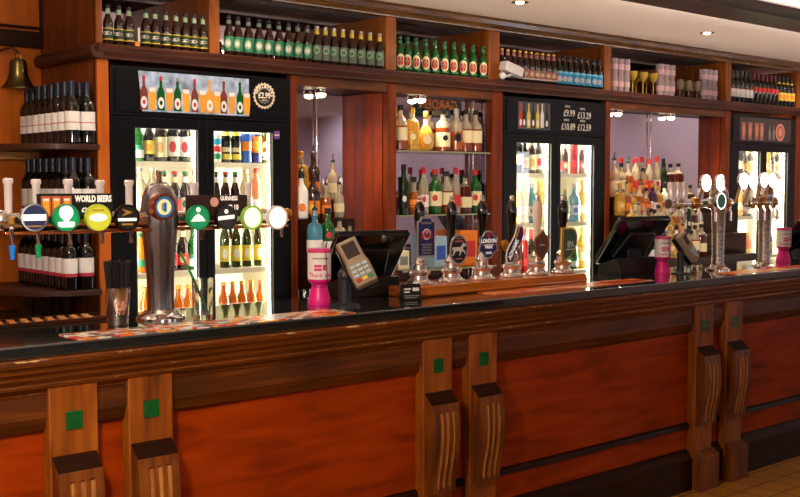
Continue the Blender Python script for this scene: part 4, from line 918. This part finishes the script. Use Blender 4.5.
# signs on the cross bar
x0, x1 = XU(37, 3.398), XU(112, 3.398); z0, z1 = ZV(75, 217, 3.398), ZV(75, 193.5, 3.398)
s = thing('sign_board', 'black sign board reading WORLD BEERS on the left half of the tap bar', 'sign', (x0, 3.398, z0))
obj('panel', MB().box(x0, x1, 3.398, 3.404, z0, z1), mat('board_black', (20, 18, 20), .3), s)
text('WORLD BEERS', .0295, (XU(93.5, 3.397, 199), 3.397, ZV(95, 199, 3.397)), LET, s, bold=.0012, sx=.66)
text('£2.99', .02, (XU(88, 3.397, 209), 3.397, ZV(88, 210, 3.397)), LET, s, bold=.0005)
pc_ = MB()
for u in (46, 56.5, 67):
    xx = XU(u, 3.397, 203); pc_.box(xx - .016, xx + .016, 3.3965, 3.398, z0 + .004, z1 - .008, 0).box(xx - .010, xx + .010, 3.396, 3.3965, z0 + .006, z1 - .024, 1).box(xx - .010, xx + .010, 3.396, 3.3965, z1 - .024, z1 - .016, 2)
obj('beer_pictures', pc_, [mat('print_rust', (180, 90, 50), .5), AMBERP, LWHITE], s)
x0, x1 = XU(186, 3.398), XU(247, 3.398); z0, z1 = ZV(216, 216, 3.398), ZV(216, 195, 3.398)
s = thing('sign_board', 'dark brown sign board with white stout lettering on the right half of the tap bar', 'sign', (x0, 3.398, z0))
obj('panel', MB().box(x0, x1, 3.398, 3.404, z0, z1), mat('board_brown', (58, 30, 24), .3, noise=.5, nscale=40), s)
text('GUINNESS', .021, (XU(229, 3.397, 198), 3.397, ZV(229, 198.5, 3.397)), LET, s, bold=.0008, sx=.75)
text('£2.10', .026, (XU(233, 3.397, 207), 3.397, ZV(233, 207.5, 3.397)), LET, s, bold=.001, sx=.8)
xx, zz = P(214.5, 202, 3.396); obj('round_emblem', MB().disc((xx, 3.3955, zz), .017, .0025, 20), mat('emblem_cream', (222, 170, 150), .5), s)

# steel cup of straws
x, y = XU(117.5, 3.36, 300), 3.36
t = thing('straw_holder', 'steel cup packed with black drinking straws at the left of the tower', 'cup', (x, y, CT + .001))
obj('cup', MB().lathe([(.033, 0), (.036, .006), (.042, .128), (.040, .128), (.033, .01)], 28), CHROME, t, world=False)
sm = MB()
for i in range(120):
    a = random.uniform(0, 2 * PI); r = .036 * math.sqrt(random.random()); ex = r * 1.18
    sm.tube([(r * .72 * math.cos(a), r * .7 * math.sin(a), .02), (ex * math.cos(a), ex * math.sin(a), .212 + random.uniform(-.008, .008))], .0036, 6)
obj('black_straws', sm, BLACK, t, world=False)['kind'] = 'stuff'
# tumbler with straw
x, y = XU(203, 3.31, 300), 3.31
t = thing('drink_tumbler', 'clear straight tumbler with a green straw leaning out, before the fridge', 'glass', (x, y, CT + .001))
obj('glass', MB().lathe([(.033, 0), (.035, .004), (.0385, .145), (.0365, .145), (.033, .02), (.001, .018)], 28), mat('tumbler_glass', (250, 252, 250), .0, trans=1, ior=1.45), t, world=False)
dl = (-math.sin(TH) * 0 + math.cos(TH), -math.sin(TH), 0)
obj('green_straw', MB().tube([(.018 * dl[0], .018 * dl[1], .022), (-.036 * dl[0], -.036 * dl[1], .15), (-.078 * dl[0], -.078 * dl[1], .238)], .0046, 8), mat('straw_green', (10, 120, 50), .35), t, world=False)

# charity tins
def tin(u, v, y, lab, s=1, full=True):
    x = XU(u, y, v)
    t = thing('charity_tin', lab, 'collecting tin', (x, y, CT), -.55, group='pink charity tins'); t.scale = (s, s, s)
    obj('body', MB().lathe([(.046, 0), (.047, .004), (.043, .03), (.034, .062), (.030, .076), (.033, .084), (.044, .092), (.046, .098), (.046, .22), (.0, .221)], 28), PINK, t, world=False)
    obj('wrap_label', MB().lathe([(.0468, .102), (.0468, .207)], 28, caps=False), mat('label_tin', (240, 232, 226), .4), t, world=False)
    obj('lid', MB().lathe([(.048, .207), (.048, .219), (.044, .223), (.001, .224)], 28), mat('lid_pink', (206, 60, 120), .4), t, world=False)
    for tx_, sz, z, m_, dx in (('registered charity', .0095, .185, mat('ink', (80, 60, 80), .5), 0), ('Thank you', .024, .119, mat('ink_pink', (220, 60, 120), .5), 0)):
        me = textmesh(tx_, sz, bold=.0003); me.materials.clear(); me.materials.append(m_)
        for vtx in me.vertices:
            a = vtx.co.x / .0472; yy = vtx.co.y; rr = .0473 + vtx.co.z * .5
            vtx.co = (rr * math.sin(a), -rr * math.cos(a), z + yy)
        o = bpy.data.objects.new('lettering', me); COL.objects.link(o); o.parent = t
    em = MB(); r = .0474
    for a0, a1, z0, z1 in ((-.55, .12, .136, .146), (-.55, .12, .15, .160), (.2, .5, .138, .160)):
        ks = [a0 + (a1 - a0) * i / 4 for i in range(5)]
        vs = [(r * math.sin(a), -r * math.cos(a), z) for z in (z0, z1) for a in ks]; em._add(vs, [(i, i + 1, 6 + i, 5 + i) for i in range(4)])
    obj('logo', em, mat('ink_magenta', (220, 50, 130), .5), t, world=False)
    obj('cord', MB().tube([(.02, -.044, .215), (.024, -.0445, .15), (.026, -.044, .1), (.015, -.042, .074), (-.01, -.036, .070), (-.03, -.03, .078)], .0012, 6), BLACK, t, world=False)
    return t
tin(319.5, 290, 3.44, 'bright pink charity tin reading Thank you, near the left card reader')
tin(662.5, 255, 3.44, 'pink charity tin between the second till and its card reader', .9)
tin(783.5, 250, 3.48, 'pink charity tin at the far right end behind the last tower', .95)

# card readers on stands
def card_reader(u, y, lab, rz=-.5, s=1, front=True):
    x = XU(u, y, 300); t = thing('card_reader', lab, 'card machine', (x, y, CT), rz, group='card readers on stands'); t.scale = (s, s, s)
    obj('stand', MB().lathe([(.05, 0), (.05, .006), (.02, .012), (.019, .10)], 20).ball((0, 0, .10), .024), DGREY, t, world=False)
    Mx = Matrix.Translation((.035, -.03, .135)) @ Matrix.Rotation(math.radians(-24) if front else 0, 4, 'Y') @ Matrix.Rotation(math.radians(-28), 4, 'X')
    def tr(): m_ = MB(); m_.M = Mx; return m_
    b = tr(); b.prism([(-.036, -.076), (.036, -.076), (.039, -.01), (.033, .02), (.034, .088), (-.034, .088), (-.033, .02), (-.039, -.01)], 'y', -.02, .02)
    obj('body', b, mat('reader_bronze', (150, 132, 112), .35, .2), t, bevel=.006, world=False)
    b = tr(); b.prism([(-.038, -.080), (.038, -.080), (.041, -.01), (.037, .092), (-.037, .092), (-.041, -.01)], 'y', .012, .04)
    obj('back_shell', b, BLACK, t, bevel=.005, world=False)
    obj('screen', (lambda b: b.box(-.022, .022, -.0225, -.019, .022, .074))(tr()), mat('reader_screen', (50, 38, 34), .2), t, world=False)
    for i in range(3):
        for j in range(4):
            m_ = mat('key_grey', (170, 190, 200), .5) if j < 3 or i == 1 and False else (RED, YELLOW, GREEN)[i]
            obj('key', (lambda b: b.box(-.029 + i * .0205, -.029 + i * .0205 + .016, -.024, -.019, -.004 - j * .016 - .011, -.004 - j * .016))(tr()), m_, t, bevel=.001, world=False)
    return t
card_reader(345, 3.31, 'card reader with grey keypad on a black stand right of the first pink tin', s=1.22)
card_reader(680, 3.38, 'card reader leaning on its stand right of the second pink tin', rz=.35)
# tills
def till(u, y, lab, rz, s=1):
    x = XU(u, y, 290); t = thing('till', lab, 'till', (x, y, CT), rz, group='black touch screen tills'); t.scale = (s, s, s)
    obj('base', MB().prism([(-.07, 0), (.09, 0), (.08, .05), (-.04, .085)], 'x', -.16, .16), BLACK, t, bevel=.004, world=False)
    obj('neck', MB().prism([(-.02, .04), (.06, .04), (.03, .17), (-.01, .17)], 'x', -.05, .05), BLACK, t, bevel=.004, world=False)
    b = MB(); b.M = Matrix.Translation((0, .0, .165)) @ Matrix.Rotation(math.radians(38), 4, 'X')
    b.box(-.185, .185, -.012, .022, -.14, .15); obj('screen_casing', b, BLACKG, t, bevel=.006, world=False)
    b = MB(); b.M = Matrix.Translation((0, .0, .165)) @ Matrix.Rotation(math.radians(38), 4, 'X')
    b.prism([(-.12, -.08), (.12, -.08), (.09, .08), (-.09, .08)], 'y', -.035, -.012); obj('rear_cover', b, BLACK, t, bevel=.006, world=False)
    b = MB(); b.M = Matrix.Translation((0, .0, .165)) @ Matrix.Rotation(math.radians(38), 4, 'X')
    b.box(-.15, .15, .022, .0235, -.11, .11); obj('display', b, mat('till_display', (20, 22, 40), .1), t, world=False)
    return t
till(364, 3.592, 'black touch-screen till between the first card reader and hand pumps', -.15, .96)
till(632, 3.575, 'black touch-screen till right of the hand pumps', -.1, 1.05)
till(806, 3.5, 'black touch-screen till cut by the right edge', -.2, .9)
# leaflet holder
x = XU(411, 3.33, 295)
t = thing('menu_card_holder', 'small black leaflet holder with white print left of the hand pumps', 'sign', (x, 3.33, CT), -.35)
obj('holder', MB().prism([(-.02, 0), (.03, 0), (.012, .062), (.0, .066)], 'x', -.042, .042), BLACK, t, bevel=.002, world=False)
b = MB(); 
for x0, x1, z0, z1, m_ in ((-.034, -.004, .042, .048, 0), (-.034, -.01, .03, .036, 0), (.004, .032, .036, .05, 0), (-.034, .03, .016, .02, 1), (-.034, .02, .008, .012, 1)):
    b._add([(x0, -.0215 + z0 * .3, z0), (x1, -.0215 + z0 * .3, z0), (x1, -.0215 + z1 * .3, z1), (x0, -.0215 + z1 * .3, z1)], [(0, 1, 2, 3)], m_)
obj('print', b, [LWHITE, GREY], t, world=False)

# ------------------------------------------------------------------ hand pumps on their plinth
PX0, PX1 = XU(410, 3.36, 280), XU(587, 3.36, 260); PZ = 1.156
tag(obj('pump_plinth', MB().prism([(3.50, CT + .0005), (3.36, CT + .0005), (3.352, CT + .012), (3.362, CT + .03), (3.37, PZ), (3.50, PZ)], 'x', PX0, PX1), W_PLINTH, loc=(PX0, 3.36, CT), bevel=.004), 'polished orange wooden plinth carrying the row of hand pumps', 'plinth')
DBRASS = mat('pump_chrome', (226, 216, 212), .16, .9)
def pump(u, lab, handle=BLACKG, hv=197):
    x = XU(u, 3.45, 260); t = thing('hand_pump', lab, 'beer pump', (x, 3.45, PZ), group='hand pumps on the plinth')
    obj('bell_base', MB().lathe([(.056, 0), (.058, .005), (.054, .014), (.040, .024), (.037, .038), (.044, .048), (.044, .056), (.032, .064), (.027, .084), (.033, .092), (.029, .104), (.016, .118), (.010, .13)], 24), DBRASS, t, world=False)
    for a in (-1, 1): obj('side_knob', MB().ball((a * .05, -.0, .052), .012, 10).tube([(a * .034, 0, .052), (a * .05, 0, .052)], .006), DBRASS, t, world=False)
    h = .352
    obj('handle', MB().lathe([(.010, .12), (.012, .14), (.014, .19), (.018, .235), (.0245, .29), (.0255, .315), (.020, .342), (.012, .352), (.010, .357)], 20), handle, t, world=False)
    obj('finial', MB().lathe([(.012, .355), (.013, .36), (.009, .364), (.012, .372), (.008, .38), (.001, .382)], 16), DBRASS, t, world=False)
    return t
def clip(t, u, v, w_, h, poly, mats, name='pump_clip', extra=None, y=-.045, lab=None, tilt=0):
    """pump clip plate: poly in units of half width/height about its centre"""
    x, z = P(u, v, 3.45 + y); x -= t.location.x; z -= t.location.z
    m_ = MB(); m_.prism([(x + a * w_ / 2, z + b * h / 2) for a, b in poly], 'y', y, y + .006, 0)
    m_.prism([(x + a * w_ / 2 * .88, z + b * h / 2 * .9) for a, b in poly], 'y', y - .001, y, 1)
    if extra: extra(m_, x, z, y - .0016)
    m_.tube([(x, y + .006, z), (0, -.012, z)], .005, 8, 0)
    o = obj(name, m_, mats, t, world=False)
    if lab: o['label'] = lab
    return x, z
CIRC = [(math.cos(2 * PI * i / 24), math.sin(2 * PI * i / 24)) for i in range(24)]
SIL = mat('clip_silver', (190, 186, 182), .3, .7)
p = pump(419.5, 'hand pump with tall blue crest clip, leftmost of the pumps')
def ex(m_, x, z, y):
    m_.disc((x, y, z + .012), .024, .001, 20, 2).disc((x, y - .0005, z + .012), .018, .001, 16, 3).disc((x, y - .001, z + .014), .010, .001, 12, 4).disc((x, y - .0015, z + .02), .005, .001, 10, 2)
    for a in (-1, 1): m_.prism([(x + a * .012, z - .01), (x + a * .034, z - .004), (x + a * .03, z + .03), (x + a * .022, z + .018)], 'y', y, y + .001, 3)
    for k in range(4): m_.box(x - .030 + .004 * (k % 2), x + .030 - .004 * (k % 2), y, y + .001, z - .036 - k * .012, z - .029 - k * .012, 5)
    m_.box(x - .03, x + .03, y, y + .001, z + .055, z + .064, 5)
clip(p, 426.5, 237, .108, .175, [(-.95, -1), (.95, -1), (.95, .75), (.6, .86), (.5, 1), (-.5, 1), (-.6, .86), (-.95, .75)], [SIL, NAVY, LWHITE, RED, BLUE, GREY], extra=ex, lab='navy shield clip with red and white crest')
p = pump(451.5, 'hand pump with oval black clip showing a white horse')
def ex(m_, x, z, y):
    m_.prism([(x - .044, z + .004), (x - .036, z + .012), (x - .026, z + .010), (x - .010, z + .012), (x + .008, z + .010), (x + .020, z + .024), (x + .028, z + .030), (x + .042, z + .018), (x + .038, z + .012), (x + .028, z + .014), (x + .022, z), (x + .036, z - .006), (x + .040, z - .020), (x + .034, z - .020), (x + .030, z - .010), (x + .014, z - .010), (x + .006, z - .026), (x, z - .026), (x + .004, z - .008), (x - .014, z - .006), (x - .026, z - .012), (x - .036, z - .028), (x - .041, z - .026), (x - .034, z - .008), (x - .032, z + .004), (x - .040, z - .004)], 'y', y, y + .001, 2)
    m_.box(x - .024, x + .024, y, y + .001, z + .032, z + .04, 3).box(x - .018, x + .018, y, y + .001, z + .046, z + .052, 3).box(x - .022, x + .022, y, y + .001, z - .044, z - .038, 3)
clip(p, 459, 249.5, .108, .132, CIRC, [SIL, mat('clip_black', (26, 18, 26), .3), LWHITE, LPINK], extra=ex, lab='oval black clip with white running horse')
p = pump(482, 'hand pump with blue shield clip lettered LONDON')
def ex(m_, x, z, y):
    m_.box(x - .034, x + .034, y, y + .001, z - .004, z + .001, 2).disc((x, y, z + .042), .012, .001, 14, 3)
sh_ = [(-1, -.42), (-.6, -.62), (-.3, -.95), (0, -1), (.3, -.95), (.6, -.62), (1, -.42), (.82, .05), (1, .5), (.55, .6), (.35, .9), (0, 1), (-.35, .9), (-.55, .6), (-1, .5), (-.82, .05)]
x, z = clip(p, 488.5, 244.5, .126, .128, sh_, [SIL, NAVY, LWHITE, RED], extra=ex, lab='blue shield clip with white lettering')
text('LONDON', .026, (x, -.0475, z + .016), LET, p, bold=.0008, sx=.85, world=False); text('PRIDE', .018, (x, -.0475, z - .012), LET, p, bold=.0005, world=False); text('GOLD', .014, (x, -.0475, z - .038), LET, p, bold=.0004, world=False)
p = pump(511.5, 'hand pump with twisted blue ribbon clip')
rib = MB(); x, z = P(514.5, 244.5, 3.405); x -= p.location.x; z -= p.location.z
L1, R1 = [], []
for i in range(21):
    k = i / 20; zz = z - .088 + .176 * k; cx = x - .026 + .062 * k + .012 * math.sin((k - .5) * 2 * PI); w_ = .014 + .020 * math.sin(PI * (k * .9 + .05))
    L1.append((cx - w_, zz)); R1.append((cx + w_, zz))
rib.prism(L1 + R1[::-1], 'y', -.045, -.039, 0)
rib.prism([(a + .004, b) for a, b in L1[1:-1]] + [(a - .004, b) for a, b in R1[1:-1]][::-1], 'y', -.0462, -.045, 3)
rib.prism([(a + .009, b) for a, b in L1[1:-1]] + [(a - .006, b) for a, b in R1[1:-1]][::-1], 'y', -.0474, -.0462, 1)
rib.prism([(a + .006, b) for a, b in L1[13:20]] + [(a + .018, b) for a, b in L1[13:20]][::-1], 'y', -.0482, -.0474, 2)
rib.tube([(x, -.039, z), (0, -.012, z)], .005, 8, 0)
o = obj('pump_clip', rib, [LWHITE, NAVY, ORANGE, BLACK], p, world=False); o['label'] = 'wavy blue, white and orange ribbon clip'
text('ADNAMS', .032, (x - .010, -.0488, z - .022), LET, p, bold=.001, sx=.78, tilt=-math.radians(58), world=False)
p2 = obj('gauge_disc', MB().disc((-.062, -.02, .15), .026, .01, 20), BRASS, p, world=False)
p = pump(537, 'hand pump with pale handle and brown leaf-shaped clip', handle=mat('handle_ivory', (228, 202, 184), .25, coat=.4))
def ex(m_, x, z, y): m_.disc((x, y, z), .022, .001, 16, 2).box(x - .018, x + .018, y - .0006, y, z - .004, z + .004, 3)
clip(p, 542, 245, .11, .145, [(0, -1), (.45, -.8), (.85, -.35), (1, .15), (.8, .55), (.4, .8), (.15, 1), (-.3, .72), (-.8, .5), (-1, .1), (-.85, -.4), (-.45, -.8)], [BRASS, mat('clip_brown', (110, 60, 40), .35, .3), mat('clip_purple', (80, 56, 90), .4), LGOLD], extra=ex, lab='brown leaf-shaped clip with purple centre')
p = pump(562.5, 'hand pump with half-round green clip lettered IPA, rightmost of the pumps')
def ex(m_, x, z, y): m_.box(x - .055, x - .044, y - .001, y + .012, z - .09, z + .085, 2).box(x - .026, x + .036, y, y + .001, z - .026, z - .021, 3)
x, z = clip(p, 569.5, 244.5, .118, .165, [(-1, -1), (-.2, -.85), (.5, -.5), (.95, 0), (1, .5), (.8, .85), (.3, 1), (-1, 1)], [LYEL, mat('clip_green', (44, 84, 62), .35), BRASS, LWHITE], extra=ex, lab='green half-round clip with brass edge')
text('IPA', .042, (x + .006, -.0475, z + .0), mat('clip_letter', (190, 200, 180), .5), p, bold=.0015, sx=.8, world=False)

# ------------------------------------------------------------------ far beer towers
def tower(u, y, lab, arm, discs, handles, top=183):
    x = XU(u, y, 250); t = thing('beer_font', lab, 'beer tap', (x, y, CT), group='far chrome beer towers')
    obj('tower', MB().lathe([(.036, .02), (.034, .10), (.036, .22), (.042, .34), (.052, .40), (.052, .43), (.036, .47), (.001, .48)], 24), STEEL, t, world=False)
    obj('base', MB().lathe([(.07, 0), (.07, .008), (.045, .018), (.04, .03)], 24), CHROME, t, world=False)
    z = .375
    def lx(uu, yy=y): return XU(uu, yy, 215) - x
    obj('cross_bar', MB().tube([(lx(arm[0]), 0, z), (lx(arm[1]), 0, z)], .026, 14), CHROME, t, world=False)
    for k in range(4):
        q = lx(arm[0]) + (lx(arm[1]) - lx(arm[0])) * (k + .5) / 4
        obj('nut', MB().ball((q, -.015, z), .036, 10), BRASS if k % 2 else CHROME, t, world=False)
        obj('spout', MB().tube([(q, -.03, z), (q, -.05, z - .05), (q, -.05, z - .10)], .008, 8), CHROME, t, world=False)
    for uu, vv, r, m_, lb in discs:
        px_, pz_ = P(uu, vv, y - .07)
        bo = obj('badge', MB().disc((px_ - x, -.07, pz_ - CT), r * .92, .012, 24, 0).ring((px_ - x, -.073, pz_ - CT), r * .86, r, .016, 24, 1).tube([(px_ - x, -.06, pz_ - CT), (px_ - x, -.02, z)], .008, 8, 1), [m_, CHROME], t, world=False); bo['label'] = lb
    for uu, v0, v1 in handles:
        a = lx(uu); z0 = ZV(uu, v1, y) - CT; z1 = ZV(uu, v0, y) - CT
        obj('tap_handle', MB().lathe([(.016, z0), (.018, (z0 + z1) / 2), (.02, z1 - .01), (.015, z1)], 14, (a, 0, 0)), MC['handle_chrome'], t, world=False)
    return t
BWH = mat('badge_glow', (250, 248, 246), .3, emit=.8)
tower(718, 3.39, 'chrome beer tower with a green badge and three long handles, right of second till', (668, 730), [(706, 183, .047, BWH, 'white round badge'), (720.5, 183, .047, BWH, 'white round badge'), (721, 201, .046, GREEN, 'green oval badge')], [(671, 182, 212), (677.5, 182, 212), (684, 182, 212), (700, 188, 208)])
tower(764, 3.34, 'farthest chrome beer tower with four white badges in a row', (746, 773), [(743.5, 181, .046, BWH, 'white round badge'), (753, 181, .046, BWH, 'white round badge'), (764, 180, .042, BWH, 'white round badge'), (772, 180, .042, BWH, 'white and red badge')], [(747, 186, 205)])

# ------------------------------------------------------------------ bottles of a row stand clear of each other and of the sides
CLR = [(DX[i][1], DX[i + 1][0], 2.2, 9) for i in range(len(DX) - 1)] + [(NB[0] + .008, NB[1] - .008, .9, 2.15), (NC[0] + .008, NC[1] - .044, .9, 2.15), (ND[0] + .008, ND[1] - .008, .9, 2.15), (1.5, SX0 - .006, .9, 2.2)] + [(a + .038, b - .038, .3, 2.1) for a, b in (F1, F2, F3)]
ROWS = {}
for o, r in ALLB:
    l = o.location
    for iv, (a, b, z0, z1) in enumerate(CLR):
        if a - .06 < l.x < b + .06 and z0 < l.z < z1 and a + r > 0:
            if abs(l.x - min(max(l.x, a), b)) < .06: ROWS.setdefault((iv, round(l.y, 3), round(l.z, 2)), []).append([l.x, r, o]); break
for (iv, y, z), it in ROWS.items():
    a, b = CLR[iv][:2]; it.sort(key=lambda q: q[0])
    for _ in range(500):
        for q in it: q[0] = min(max(q[0], a + q[1] + .002), b - q[1] - .002)
        for p, q in zip(it, it[1:]):
            g = p[1] + q[1] + .001 - (q[0] - p[0])
            if g > 0: p[0] -= g / 2; q[0] += g / 2
    for x, r, o in it: o.location.x = x
